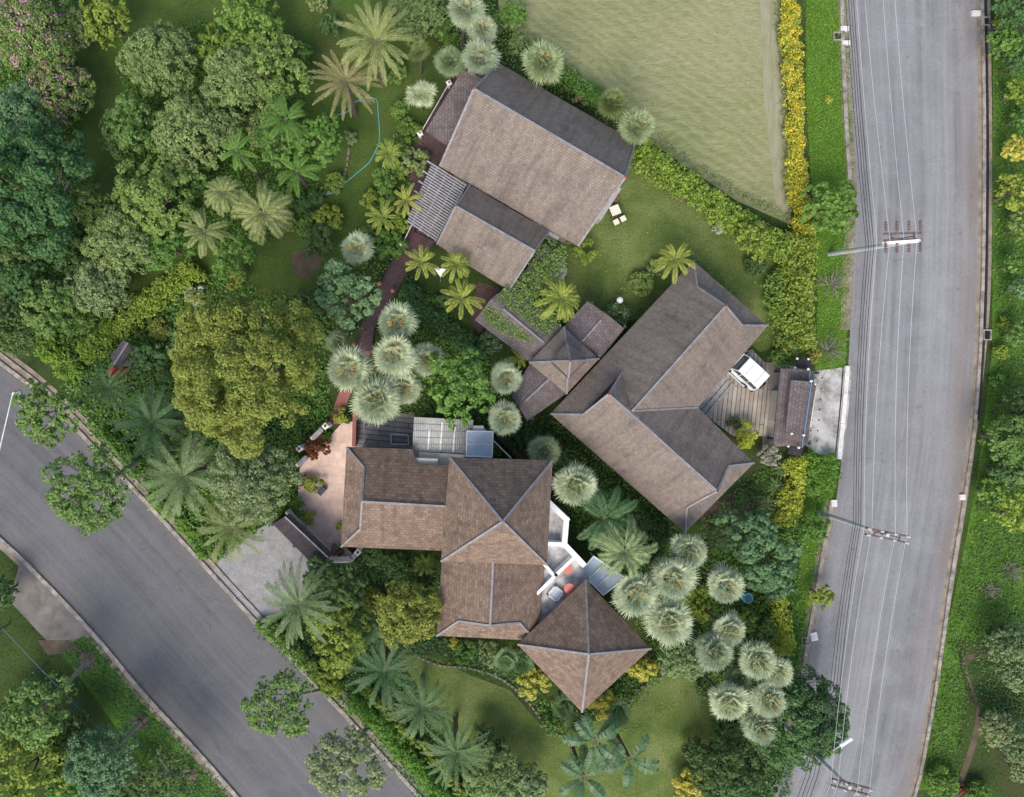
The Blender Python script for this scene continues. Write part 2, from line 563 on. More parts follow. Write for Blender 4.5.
def leaf_quads(C, N, size, aspect=.55, vary=.35):
    n = len(C)
    N = unit(N)
    T = unit(np.cross(N, unit(rng.normal(size=(n, 3)))))
    B = np.cross(N, T)
    s = (size * (1 + vary * rng.uniform(-1, 1, n)))[:, None]
    fold = N * s * .10
    return np.stack([C - T * s * .5, C + B * s * .5 * aspect + fold, C + T * s * .5 - fold, C - B * s * .5 * aspect + fold], 1)

def lobes_leaves(L, total, leaf, nsub=11, subr=.36, rnd=.42, aspect=.6, low=-.35):
    """L: (n,4) lobes. leaves sit on small bunches that sit on the lobes"""
    L = np.asarray(L, float)
    n = len(L)
    D = unit(rng.normal(size=(n, nsub, 3)))
    D[..., 2] = np.where(D[..., 2] < low, -D[..., 2], D[..., 2])
    w = L[:, 3] ** 2
    li = rng.choice(n, size=total, p=w / w.sum())
    si = rng.integers(0, nsub, total)
    d = D[li, si]
    lr = L[li, 3][:, None]
    sc = L[li, :3] + d * lr * (1 - subr * .6)
    e = unit(unit(rng.normal(size=(total, 3))) + d * .75 + np.array([0, 0, .25]))
    C = sc + e * lr * subr * (rng.uniform(.55, 1.05, total) ** .6)[:, None]
    Nn = unit(e * .75 + np.array([0, 0, .55]) + rng.normal(size=(total, 3)) * rnd)
    return leaf_quads(C, Nn, leaf, aspect)
# ------------------------------------------------------------------ the setting
def sheet(name, px, z, mat, kind='structure'):
    mb = MB()
    pts = [P(x, y, 0) for x, y in px]
    a = sum(p.x * q.y - q.x * p.y for p, q in zip(pts, pts[1:] + pts[:1]))
    if a < 0: pts = pts[::-1]
    mb.face([(p.x, p.y, z) for p in pts])
    o = mb.build(name, mat)
    o['kind'] = kind
    return o

def smooth_line(pts, step=10):
    """catmull-rom through the picture points"""
    pts = [Vector((x, y, 0)) for x, y in pts]
    out = []
    for i in range(len(pts) - 1):
        p0, p1, p2, p3 = pts[max(i - 1, 0)], pts[i], pts[i + 1], pts[min(i + 2, len(pts) - 1)]
        n = max(1, int((p2 - p1).length / step))
        for k in range(n):
            t = k / n
            out.append(.5 * ((2 * p1) + (p2 - p0) * t + (2 * p0 - 5 * p1 + 4 * p2 - p3) * t * t + (3 * p1 - p0 - 3 * p2 + p3) * t ** 3))
    out.append(pts[-1])
    return [(p.x, p.y) for p in out]

def at_frac(line, n):
    d = [0]
    for a, b in zip(line, line[1:]):
        d.append(d[-1] + math.hypot(b[0] - a[0], b[1] - a[1]))
    r = []
    for i in range(n + 1):
        t = d[-1] * i / n
        j = 0
        while j < len(d) - 2 and d[j + 1] < t: j += 1
        f = (t - d[j]) / max(1e-6, d[j + 1] - d[j])
        r.append((line[j][0] + (line[j + 1][0] - line[j][0]) * f, line[j][1] + (line[j + 1][1] - line[j][1]) * f))
    return r

def ribbon(name, left, right, z, mat, n=70):
    """carriageway between two edges; uv = (across, metres along)"""
    L, R = at_frac(smooth_line(left), n), at_frac(smooth_line(right), n)
    mb = MB()
    v = 0
    for i in range(n):
        a, b, c, d = [P(*q) for q in (L[i], R[i], R[i + 1], L[i + 1])]
        dv = ((d - a).length + (c - b).length) / 2
        q = [(p.x, p.y, z) for p in (a, b, c, d)]
        uv = [(0, v), (1, v), (1, v + dv), (0, v + dv)]
        nz = (b - a).cross(d - a).z
        if nz < 0: q, uv = q[::-1], uv[::-1]
        mb.face(q, uv=uv)
        v += dv
    o = mb.build(name, mat)
    o['kind'] = 'structure'
    return o

def kerb(name, line, w, z0, z1, mat, rough=.06):
    ln = smooth_line(line, 8)
    mb = MB()
    pts = [P(*q) for q in ln]
    for i in range(len(pts) - 1):
        a, b = pts[i], pts[i + 1]
        if i % 3 == 2:
            b = b + (a - b).normalized() * .03
        j = random.uniform(-rough, rough) * .5
        mb.beam((a.x, a.y, (z0 + z1) / 2 + j * .2), (b.x, b.y, (z0 + z1) / 2 + j * .2), w, z1 - z0)
    o = mb.build(name, mat)
    o['kind'] = 'structure'
    return o

mb = MB()
R_ = 400
mb.face([(-R_, -R_, 0), (R_, -R_, 0), (R_, R_, 0), (-R_, R_, 0)])
tag(mb.build('ground', M['ground']), kind='structure')

# lawns and the field
sheet('field', [(470, -300), (778, -300), (779, 0), (786, 120), (791, 225), (735, 200), (640, 135), (560, 70), (500, 20)], .008, M['field'])
sheet('track', [(757, -300), (780, -300), (780, 0), (787, 120), (791, 222), (776, 205), (764, 100), (760, 0)], .014, M['track'])
sheet('lawn', [(590, 150), (640, 155), (700, 185), (750, 215), (785, 250), (790, 340), (760, 352), (700, 300), (640, 320), (560, 320), (530, 260), (560, 200)], .008, M['lawn'])
sheet('lawn', [(398, 655), (430, 655), (470, 675), (510, 690), (545, 730), (600, 720), (640, 690), (668, 665), (720, 668), (715, 740), (695, 830), (480, 830), (470, 740), (420, 690)], .008, M['lawn'])
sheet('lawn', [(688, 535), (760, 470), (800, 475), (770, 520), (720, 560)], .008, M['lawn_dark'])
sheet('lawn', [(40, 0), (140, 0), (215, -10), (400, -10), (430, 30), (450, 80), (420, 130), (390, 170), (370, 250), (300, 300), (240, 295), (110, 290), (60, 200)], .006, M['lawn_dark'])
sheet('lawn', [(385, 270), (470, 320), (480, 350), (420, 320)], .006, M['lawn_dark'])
sheet('lawn', [(0, 560), (40, 640), (115, 720), (180, 840), (-120, 840), (-120, 560)], .006, M['ground'])
sheet('lawn', [(960, 640), (1060, 600), (1060, 830), (930, 830)], .006, M['ground'])
def blob(name, px, py, rx, ry, z, mat):
    ph = random.uniform(0, 6)
    sheet(name, [(px + rx * math.cos(a) * (1 + .14 * math.sin(3 * a + ph) + .08 * math.sin(7 * a + 2 * ph)), py + ry * math.sin(a) * (1 + .14 * math.sin(3 * a + ph) + .08 * math.sin(7 * a + 2 * ph))) for a in [k * math.pi / 20 for k in range(40)]], z, mat)
blob('soil', 306, 263, 15, 13, .012, M['soil'])
sheet('soil', [(700, 510), (745, 485), (768, 500), (730, 545), (704, 550)], .013, M['soil'])
sheet('soil', [(150, 380), (240, 470), (215, 480), (150, 430)], .010, M['soil'])
# planted verges
sheet('verge', [(806, -200), (843, -200), (845, 0), (852, 150), (852, 230), (847, 320), (845, 370), (815, 375), (818, 300), (812, 200), (806, 100)], .02, M['strip_bright'])
sheet('verge', [(808, 448), (838, 455), (836, 480), (825, 540), (814, 610), (803, 690), (780, 740), (786, 650), (800, 560)], .02, M['strip_bright'])
sheet('verge', [(993, 60), (1090, 40), (1090, 640), (985, 640), (955, 640), (965, 690), (950, 790), (918, 790), (942, 650), (962, 560), (978, 470), (992, 350)], .016, M['strip_grass'])
sheet('verge', [(60, 650), (92, 632), (150, 700), (200, 755), (240, 800), (260, 840), (180, 840), (140, 760)], .02, M['strip_grass'])
# worn footpath across the right-hand verge
kerbpts = [(1008, 652), (985, 655), (963, 660), (972, 690), (978, 715), (972, 745), (962, 775), (955, 800)]
ribbon('footpath', [(x - 2, y - 2.5) for x, y in kerbpts], [(x + 3, y + 2.5) for x, y in kerbpts], .024, M['soil'], 30)

# roads
RW = [(846, -330), (848, -100), (848, 0), (851, 100), (856, 180), (853, 260), (850, 330), (843, 440), (836, 500), (826, 560), (815, 625), (804, 690), (790, 745), (772, 800), (700, 960), (600, 1120)]
RE = [(972, -330), (974, -100), (976, 0), (978, 150), (976, 300), (969, 420), (958, 500), (945, 580), (931, 680), (917, 760), (908, 797), (860, 960), (780, 1150)]
ribbon('road', RW, RE, .03, M['road_r'], 90)
ribbon('gutter', RE, [(x + (14 if y < 420 else 9 if y < 600 else 8), y) for x, y in RE], .026, M['dirtpath'])
kerb('kerb', [(x + 5, y) for x, y in RE], .22, 0, .15, M['kerb'])
kerb('kerb', [(x + 9, y) for x, y in RE if y <= 480], .14, 0, .10, M['steel_dark'])
ribbon('gutter', [(x - 10, y) for x, y in RW if y < 420], [q for q in RW if q[1] < 420], .026, M['dirtpath'])
kerb('kerb', [(x - 7, y) for x, y in RW if y < 190], .26, 0, .14, M['kerb'])
kerb('kerb', [(x - 5, y) for x, y in RW if 470 < y < 720], .26, 0, .14, M['kerb'])
ribbon('gutter', [(x - 11, y) for x, y in RW if 440 < y < 760], [q for q in RW if 440 < q[1] < 760], .026, M['dirtpath'])

LN = [(-420, 60), (-150, 255), (0, 366), (45, 402), (95, 452), (150, 510), (205, 570), (262, 632), (330, 703), (400, 779), (430, 812), (600, 1000)]
LS = [(-420, 210), (-150, 405), (0, 534), (45, 577), (95, 630), (150, 695), (200, 749), (242, 797), (280, 845), (420, 1010)]
ribbon('road', LN, LS, .030, M['road_l'], 90)
def offs(line, d):
    r = []
    for i, q in enumerate(line):
        a, b = line[max(i - 1, 0)], line[min(i + 1, len(line) - 1)]
        dx, dy = b[0] - a[0], b[1] - a[1]
        l = math.hypot(dx, dy)
        r.append((q[0] + dy / l * d, q[1] - dx / l * d))
    return r
kerb('kerb', offs(LN, 3), .28, 0, .15, M['kerb'])
kerb('kerb', offs(LN, 11), .10, 0, .13, M['kerb'])
ribbon('pavement', offs(LN, 1), offs(LN, 17), .034, M['dirtpath'])
kerb('kerb', offs(LS, -3), .28, 0, .15, M['kerb'])
ribbon('pavement', LS, offs(LS, -11), .026, M['dirtpath'])
sheet('driveway', [(22, 556), (97, 629), (75, 641), (54, 648), (12, 603), (14, 585)], .044, plain('dark_concrete', (.15, .135, .12), .9, .35, 1.1))
sheet('pavement', [(38, 640), (70, 640), (92, 655), (70, 652), (48, 655)], .05, M['soil'])

# grey cobbled apron in front of the entrance gate
sheet('apron', [(222, 556), (245, 535), (272, 522), (320, 572), (300, 596), (262, 632), (252, 622), (236, 598), (212, 574)], .040, M['cobble'])
# pink patio
sheet('patio', [(342, 423), (355, 421), (355, 447), (347, 448), (343, 545), (352, 553), (350, 558), (330, 558), (303, 532), (292, 510), (298, 496), (300, 468), (310, 455), (324, 443)], .05, M['pave_pink'])
sheet('path', [(328, 424), (342, 424), (348, 400), (372, 350), (362, 345), (340, 390)], .046, M['redplank'])
# driveway deck with drainage, gate threshold
sheet('driveway', [(740, 352), (752, 350), (768, 366), (770, 400), (765, 436), (733, 436), (698, 410)], .05, M['deck_drive'])
sheet('driveway', [(765, 362), (800, 366), (795, 445), (762, 448), (762, 436), (769, 400)], .046, plain('stone_paving', (.22, .19, .16), .9, .25, 2))  # stone part of the drive, mottled grey-brown
o = sheet('driveway', [(808, 372), (852, 366), (848, 410), (842, 459), (824, 458), (806, 446)], .055, M['drive'])
kerb('kerb', [(846.5, 366), (843.5, 405), (838, 459)], .30, 0, .16, M['whitewash'])
kerb('kerb', [(842.7, 366), (839.8, 405), (834.5, 459)], .08, 0, .075, M['steel_dark'])
sheet('terrace', [(478, 282), (500, 288), (480, 335), (470, 322)], .03, M['deck_dark'])

# drain holes of the gate drive: a grid of small dark caps
mb = MB()
for i in range(7):
    for j, u in enumerate((.18, .42)):
        y = 378 + i * 10.5
        x = 810 + u * 28 - i * .9
        p = P(x, y)
        mb.box((p.x, p.y, .06), (.10, .10, .016))
tag(mb.build('drain_holes', M['steel_dark']), kind='structure')

def mulch(px, py, r):
    mb = MB()
    c = P(px, py)
    mb.lathe((c.x, c.y, 0), [(r * 1.05 * S, .0), (r * S, .05), (r * .75 * S, .085), (r * .2 * S, .07)], 20)
    tag(mb.build('soil', M['mulch']), kind='structure')
mulch(88, 661, 10); mulch(140, 722, 9); mulch(189, 775, 9)

def edging(label, line):
    ln = smooth_line(line, 4.5)
    mb = MB()
    for i, q in enumerate(ln):
        p = P(*q)
        a = math.atan2(-(ln[min(i + 1, len(ln) - 1)][1] - ln[max(i - 1, 0)][1]), ln[min(i + 1, len(ln) - 1)][0] - ln[max(i - 1, 0)][0])
        mb.box((p.x, p.y, .06), (.29, .17 + random.uniform(-.03, .03), .14 + random.uniform(0, .05)), a + random.uniform(-.1, .1), taper=.85)
    tag(mb.build('stone_edging', M['stone']), label, 'garden edging')
edging('curved stone edging between the south lawn and the bed under the left yellow shrub', [(415, 655), (440, 665), (470, 668), (500, 678), (522, 695), (536, 712), (545, 725), (560, 735), (575, 738)])
edging('short curved stone edging right of the small pyramid roof by the lawn', [(628, 705), (637, 690), (648, 684), (660, 678), (664, 664)])
edging('thin stone border curving round the small bush below the garden hose', [(320, 195), (338, 188), (346, 170), (349, 150)])

def inlet(px, py, label, w=.62, l=.75, rot=0):
    p = P(px, py)
    t_ = thing('storm_drain', label, 'drain', (p.x, p.y, 0), rot)
    mb = MB()
    for sx in (-1, 1):
        mb.box((sx * w / 2, 0, .09), (.08, l, .12))
    for sy in (-1, 1):
        mb.box((0, sy * (l / 2 - .04), .09), (w - .09, .08, .12))
    mb.build('frame', M['kerb'], t_)
    mb = MB()
    for k in range(6):
        mb.box((0, -l / 2 + .14 + k * (l - .28) / 5, .07), (w - .1, .035, .04))
    mb.box((0, 0, .045), (w - .1, l - .1, .01))
    mb.build('grate', M['steel_dark'], t_)
inlet(837, 37, 'dark open storm drain in the kerb at the top left of the long grey road', .6, .6)
inlet(984, 22, 'dark square storm drain at the top of the right-hand gutter', .62, .62)
inlet(986, 335, 'black square storm drain halfway down the right-hand gutter', .5, .75)
inlet(774, 788, 'small dark storm drain under the big tree at the bottom of the road', .5, .6)
inlet(805, 641, 'dark storm drain in the left kerb just above the big dark tree', .5, .6)

def slabthing(px, py, w, l, label, rot=0):
    p = P(px, py)
    mb = MB()
    mb.box((0, 0, .09), (w, l, .14), taper=.94)
    for sx in (-1, 1):
        mb.tube([(sx * w * .25, -.06, .165), (sx * w * .25, -.03, .19), (sx * w * .25, .03, .19), (sx * w * .25, .06, .165)], .012, 5)
    o = mb.build('concrete_cover', M['whitewash'])
    o.location = (p.x, p.y, .01)
    o.rotation_euler.z = rot
    tag(o, label, 'drain cover')
slabthing(843.5, 29.5, .58, .34, 'pale concrete drain cover beside the top left kerb, the upper of two')
slabthing(845, 43.5, .58, .30, 'pale concrete drain cover beside the top left kerb, the lower of two')
slabthing(975, 14, .62, .36, 'pale concrete drain cover beside the road at the top right')
slabthing(813, 636, .5, .6, 'pale square drain cover on the left kerb above the big dark tree', .2)
slabthing(833, 503, .42, .5, 'pale drain cover on the left kerb beside the middle utility pole')
slabthing(961, 497, .4, .4, 'pale drain cover on the right kerb across from the middle utility pole')
# ------------------------------------------------------------------ houses
CAM = camo.location.copy()
def on(plane, px, py):
    """where the line of sight through px, py meets the plane through three world points"""
    a, b, c = plane
    n = (b - a).cross(c - a)
    g = P(px, py, 0)
    d = g - CAM
    return CAM + d * ((a - CAM).dot(n) / d.dot(n))

def roof(parent, slopes, mat, ridges=(), th=.13, name='roof', ridge_w=.12, finials=()):
    mb = MB()
    for s in slopes:
        mb.slab(s, th)
    o = mb.build(name, mat, parent)
    for k, r in enumerate(ridges):
        m2 = MB()
        r = [p + Vector((0, 0, .035)) for p in r]
        for a, b in zip(r, r[1:]):
            m2.beam(a, b, ridge_w, .07)
        m2.build('ridge_cap', M['ridge'], o)
    for f in finials:
        m2 = MB()
        m2.lathe((f.x, f.y, f.z), [(.05, 0), (.08, .08), (.05, .16), (.015, .26)], 8)
        m2.build('finial', M['red'], o)
    return o

def fascia(parent, pts, h=.2):
    mb = MB()
    pts = list(pts)
    for a, b in zip(pts, pts[1:] + pts[:1]):
        mb.beam(a - Vector((0, 0, .22)), b - Vector((0, 0, .22)), .04, h)
    mb.build('fascia', M['fascia'], parent)

def walls(parent, corners, z1, inset=.6, z0=0.0, win=True, mat='wall'):
    """a storey under the eaves, corners given as world points; windows on every side longer than 3 m"""
    c = sum((Vector((p.x, p.y, 0)) for p in corners), Vector()) / len(corners)
    pts = []
    for p in corners:
        d = Vector((p.x - c.x, p.y - c.y, 0))
        pts.append(c + d * (1 - inset * 1.35 / d.length))
    a = sum(p.x * q.y - q.x * p.y for p, q in zip(pts, pts[1:] + pts[:1]))
    if a < 0: pts = pts[::-1]
    mb = MB()
    mb.prism([(p.x, p.y) for p in pts], z0, z1)
    mb.build('wall', M[mat], parent)
    if not win: return
    for p, q in zip(pts, pts[1:] + pts[:1]):
        L = (q - p).length
        if L < 2.6: continue
        d = (q - p).normalized()
        nrm = Vector((d.y, -d.x, 0))
        n = max(1, int(L / 2.6))
        for k in range(n):
            m_ = p + d * L * (k + .5) / n
            rz = math.atan2(d.y, d.x)
            for zz in ([z0 + 1.5] if z1 - z0 < 4.2 else [z0 + 1.5, z0 + 4.1]):
                cpos = m_ + nrm * .02
                fr = MB()
                for sx in (-1, 1):
                    b = cpos + d * sx * .56
                    fr.box((b.x, b.y, zz), (.08, .1, 1.3), rz)
                for sz in (-1, 1):
                    fr.box((cpos.x, cpos.y, zz + sz * .61), (1.03, .1, .08), rz)
                w = fr.build('window', M['white'], parent)
                pn = MB()
                pn.box((cpos.x, cpos.y, zz), (1.02, .03, 1.13), rz)
                pn.build('pane', M['glass'], w)

def newhouse(name, label, cat, px, py):
    p = P(px, py)
    return thing(name, label, cat, (0, 0, 0))

# ---- gabled house by the field
h = newhouse('gabled_house', 'brown tiled gabled house beside the mown field, with a slatted pergola on its west side', 'house', 520, 180)
e, r = 3.2, 6.7
A, B = P(474 + 25, 63, e), P(635.5, 142, e)
C_, D_ = P(578, 246, e), P(440, 166, e)
R1, R2 = P(474, 89, r), P(625, 177.5, r)
ro = roof(h, [[A, B, R2, R1], [D_, C_, R2, R1]], M['tan_tile'], [[R1, R2]], finials=[R1, R2])
# rake boards on the two gables
for a, b in ((A, R1), (R1, D_), (B, R2), (R2, C_)):
    mb = MB()
    mb.beam(a + Vector((0, 0, .02)), b + Vector((0, 0, .02)), .14, .1)
    mb.build('rake_trim', M['ridge'], ro)
q = lambda a, b, t: a + (b - a) * t
for a, rr, d in ((A, R1, D_), (B, R2, C_)):
    mb = MB()
    cc = (A + B + C_ + D_) / 4
    ins = (cc - (a + d) / 2).normalized() * .6
    ins.z = 0
    pts = [q(a, d, .1) + ins, q(a, d, .9) + ins, rr + ins - Vector((0, 0, .55))]
    mb.face(pts)
    mb.face([p + ins * .15 for p in pts][::-1])
    mb.build('gable', M['wall'], h)
walls(h, [A, B, C_, D_], e + .35, .7)
# lower gabled wing
e2, r2 = 2.7, 5.0
a1, a2 = P(470, 185, e2 + .5), P(549, 231, e2 + .5)
b1, b2 = P(456, 206.5, r2), P(534.5, 251, r2)
c1, c2 = P(437, 244, e2), P(509, 290, e2)
plN = (a1, a2, b1)
rw = roof(h, [[a1, a2, b2, b1], [c1, c2, b2, b1]], M['tan_tile'], [[b1, b2]])
for a, b in ((a1, b1), (b1, c1), (a2, b2), (b2, c2)):
    mb = MB()
    mb.beam(a + Vector((0, 0, .02)), b + Vector((0, 0, .02)), .12, .09)
    mb.build('rake_trim', M['ridge'], rw)
walls(h, [a1, a2, c2, c1], e2 + .2, .5)
# flat veranda roof
v = [P(463, 69, 2.95), P(486, 80, 3.05), P(448, 146, 2.85), P(425.5, 131, 2.6)]
roof(h, [v], M['plum_tile'], [], name='veranda_roof')
# veranda floor and boardwalk deck under it
mb = MB()
mb.prism([tuple(P(*q_)[:2]) for q_ in ((458, 66), (486, 82), (452, 150), (436, 243), (408, 229), (412, 150), (424, 128))], 0, .3)
mb.build('veranda_floor', M['deck_dark'], h)
for x, y in ((449, 83.5), (420, 134), (402, 245)):
    p = P(x, y, .9)
    mb = MB()
    mb.box((p.x, p.y, .55), (.16, .16, 1.1))
    mb.build('veranda_post', M['white'], h)
mb = MB()
for a, b in (((449, 83.5), (420, 134)), ((413, 222), (402, 245))):
    for z in (.5, .95):
        mb.beam(P(*a, z), P(*b, z), .06, .06)
mb.build('veranda_rail', M['whitewash'], h)
for x, y in ((449, 83.5), (420, 134), (402, 245)):
    p = P(x, y, 1.1)
    mb = MB()
    mb.box((p.x, p.y, 1.16), (.34, .34, .1), .5)
    mb.box((p.x, p.y, 1.24), (.16, .16, .08), .5)
    o = mb.build('post_cap', [M['white']], h)
    mb = MB()
    mb.lathe((p.x, p.y, 1.28), [(.06, 0), (.07, .05), (.02, .12)], 8)
    mb.build('knob', M['red'], o)
# gutter wall and step on the east gable, and the red tub
mb = MB()
mb.beam(P(597, 221, .6), P(617, 190, .6), .35, 1.2)
mb.build('side_wall', M['concrete'], h)

# pergola of weathered slats between the two roofs
pg = thing('pergola', 'weathered grey slatted pergola on the west side of the gabled house', 'pergola')
q0, q1, q2, q3 = P(437.5, 166, 2.9), P(467, 184.5, 2.9), P(436, 241.5, 2.7), P(411, 225, 2.7)
mb = MB()
n = 24
for i in range(n):
    t = (i + .5) / n
    ext = -.18 if i % 4 else -.35
    a, b = q0 + (q3 - q0) * t, q1 + (q2 - q1) * t
    mb.beam(a + (b - a) * ext, b, .095, .07)
mb.build('slat_panel', M['slat'], pg)
for t in (.02, .33, .66, .97):
    mb = MB()
    a, b = q0 + (q1 - q0) * t, q3 + (q2 - q3) * t
    mb.beam(a - Vector((0, 0, .13)), b - Vector((0, 0, .13)), .1, .16)
    mb.build('beam', M['slat'], pg)
for t, s_ in ((0, 0), (0, 1), (1, 0), (1, 1)):
    p = (q0 + (q3 - q0) * s_) * (1 - t) + (q1 + (q2 - q1) * s_) * t
    p = p + ((q0 + q1 + q2 + q3) / 4 - p) * .08
    mb = MB()
    mb.box((p.x, p.y, 1.4), (.14, .14, 2.4))
    mb.build('post', M['darkwood'], pg)

# boardwalk
bl = [(409, 229), (390, 268), (380, 287), (369, 312), (361, 330), (358.5, 350)]
br = [(436, 242), (411, 267), (396, 293), (382, 312), (374, 330), (372, 352)]
ob = ribbon('boardwalk', bl, br, .3, M['deck_dark'], 26)
kerb('boardwalk_edge', bl, .09, .1, .36, M['darkwood'], 0)
kerb('boardwalk_edge', br, .09, .1, .36, M['darkwood'], 0)
def globe(px, py, label, mat='terracotta', z=.75, rad=.16):
    p = P(px, py)
    t_ = thing('garden_lamp', label, 'lamp', (p.x, p.y, 0))
    mb = MB(); mb.lathe((0, 0, 0), [(.09, 0), (.09, .05), (.035, .08), (.035, z)], 8); mb.build('post', M['darkwood'], t_)
    mb = MB(); mb.lathe((0, 0, z), [(.05, 0), (rad * .8, .05), (rad, .14), (rad * .8, .23), (.04, .29)], 12); mb.build('globe', M[mat], t_)
globe(380.5, 285.5, 'small terracotta globe lamp on the left edge of the boardwalk')
globe(393.5, 292.5, 'small terracotta globe lamp on the right edge of the boardwalk')
globe(355.5, 345.5, 'small terracotta globe lamp at the lower end of the boardwalk among the fan palms')
globe(616, 302, 'white globe garden lamp above the clipped bush by the pavilion', 'white', .9, .23)

# ---- pavilion with covered arms
pv = thing('garden_pavilion', 'square pavilion with two-tier pyramid roof and tiled covered walkways, between the houses', 'pavilion')
e = 3.5
pa, pb, pc, pd = P(529, 362.5, e), P(564, 327, e), P(599, 359, e), P(566.5, 394, e)
ap = P(568.5, 361, 4.9)
cut = lambda p, t: p + (ap - p) * t
roof(pv, [[a_, b_, cut(b_, .72), cut(a_, .72)] for a_, b_ in ((pa, pb), (pb, pc), (pc, pd), (pd, pa))], M['tan_tile'], [[p_, cut(p_, .72)] for p_ in (pa, pb, pc, pd)])
mb = MB()
mb.prism([tuple(cut(p_, .66)[:2]) for p_ in (pa, pb, pc, pd)], 4.0, 5.0)
mb.build('neck', M['darkwood'], pv)
ups = [P(551.5, 361.5, 4.95), P(567, 343.5, 4.95), P(586, 360.5, 4.95), P(568.3, 377.5, 4.95)]
ap2 = P(570, 361, 6.1)
roof(pv, [[ups[i], ups[(i + 1) % 4], ap2] for i in range(4)], M['tan_tile'], [[u, ap2] for u in ups], name='upper_roof', th=.16, ridge_w=.12, finials=[ap2])
def gabled(parent, a, b, c, d, zr, ze, capA, capB, mat, name):
    """a-b and d-c are the eaves, the ridge runs from capA to capB"""
    A_, B_, C2, D2 = P(*a, ze), P(*b, ze), P(*c, ze), P(*d, ze)
    k1, k2 = P(*capA, zr), P(*capB, zr)
    return roof(parent, [[A_, B_, k2, k1], [D2, C2, k2, k1]], mat, [[q(k1, k2, .22), q(k1, k2, .95)]], name=name)
for a_, b_ in zip(ups, ups[1:] + ups[:1]):
    mb = MB()
    mb.beam(a_ - Vector((0, 0, .05)), b_ - Vector((0, 0, .05)), .13, .2)
    mb.build('eave_board', M['fascia'], pv)
gabled(pv, (587.5, 301), (563, 327), (601, 358), (624.5, 328.5), 3.3, 2.7, (606.5, 314), (581, 343), M['plum_tile'], 'walkway_roof')
gabled(pv, (512, 396), (530, 363), (566, 394), (527, 421), 3.3, 2.7, (519, 407), (550, 378), M['plum_tile'], 'walkway_roof')
gabled(pv, (475, 320), (529, 361), (563, 327), (512, 283), 3.3, 2.7, (491, 299), (546.5, 345), M['plum_tile'], 'walkway_roof')
for x, y in ((533, 362), (563, 331), (594, 359), (566, 390), (588, 305), (620, 328), (516, 397), (530, 418), (480, 320), (514, 289)):
    p = P(x, y, 1.5)
    mb = MB()
    mb.box((p.x, p.y, 1.38), (.16, .16, 2.76))
    mb.build('post', M['darkwood'], pv)
mb = MB()
mb.prism([tuple(P(*q_)[:2]) for q_ in ((478, 318), (513, 288), (560, 330), (587, 304), (620, 328), (566, 392), (529, 416), (515, 396), (530, 362))], 0, .12)
mb.build('floor', M['concrete'], pv)
ls = thing('lean_to', 'tiled lean-to roof half buried in creepers beside the lower gable of the gabled house', 'lean-to')
roof(ls, [[P(503, 300, 2.6), P(520, 310, 2.3), P(566, 262, 2.3), P(546, 244, 2.6)]], M['plum_tile'])
for x, y in ((520, 306), (560, 264), (508, 300), (546, 248)):
    p = P(x, y, 1.2)
    mb = MB()
    mb.box((p.x, p.y, 1.15), (.14, .14, 2.3))
    mb.build('post', M['darkwood'], ls)

# ---- L-shaped house with dutch gables
h3 = newhouse('hipped_house', 'large L-shaped brown tiled house with dutch gables, white car parked at its eave', 'house', 660, 390)
e, r = 3.1, 6.1
A, B, Cc = P(550.5, 414, e), P(693.5, 261, e), P(768, 325.5, e)
D, E, Fc = P(698, 407.5, e + .2), P(754, 463, e), P(685, 532.5, e)
k1s, k1e = P(632, 411, r), P(725.5, 306, r)
k2s, k2e = P(608.5, 394, r), P(717, 491, r)
pNW = (A, B, k1e)
pSE = (k1s, k1e, Cc)
pSW = (A, Fc, k2e)
m1 = on(pNW, 697, 286.5); v1 = on(pNW, 622, 372); m0 = on(pNW, 583, 414.5)
m2 = on(pSE, 742, 325.5)
m3 = on(pSW, 686.5, 507.5)
pNE = (E, k2e, k2s)
m4 = on(pNE, 728, 466)
dn = Vector((0, 0, .3))
ro = roof(h3, [[A, B, m1, k1e, k1s, v1, m0], [k1s, k1e, m2, Cc, D], [B, Cc, m2 - dn, m1 - dn],
               [A, m0, k2s, k2e, m3, Fc], [k1s, v1, k2s, k2e, m4, E, D], [Fc, E, m4 - dn, m3 - dn]], M['tan_tile'],
          [[k1s, k1e], [k2s, k2e], [m1, k1e, m2], [m3, k2e, m4], [m0, k2s, v1], [B, m1], [Cc, m2], [Fc, m3], [E, m4], [A, m0], [k1s, D]],
          finials=[k1e, k2e, k2s])
for a, t_, b in ((m1, k1e, m2), (m3, k2e, m4)):
    mb = MB()
    ins = ((k1s + k2s) / 2 - t_); ins.z = 0; ins = ins.normalized() * .4
    mb.face([a + ins - dn * 2, b + ins - dn * 2, t_ + ins])
    mb.face([b + ins * 1.2 - dn * 2, a + ins * 1.2 - dn * 2, t_ + ins * 1.2])
    mb.build('gable', M['wall'], h3)
walls(h3, [A, B, Cc, D, q(A, Fc, .25)], e + .3, .8)
walls(h3, [q(A, D, .45), D, E, Fc, q(A, Fc, .3)], e + .28, .8, win=True)
mb = MB()
mb.beam(P(600, 365, 2.75), P(692, 268, 2.75), .1, .1)
mb.build('eave_gutter', M['redplank'], h3)

# ---- two-storey main house
h2 = newhouse('pyramid_house', 'two-storey house with brown pyramid roofs and a small walled terrace, beside the pink patio', 'house', 500, 540)
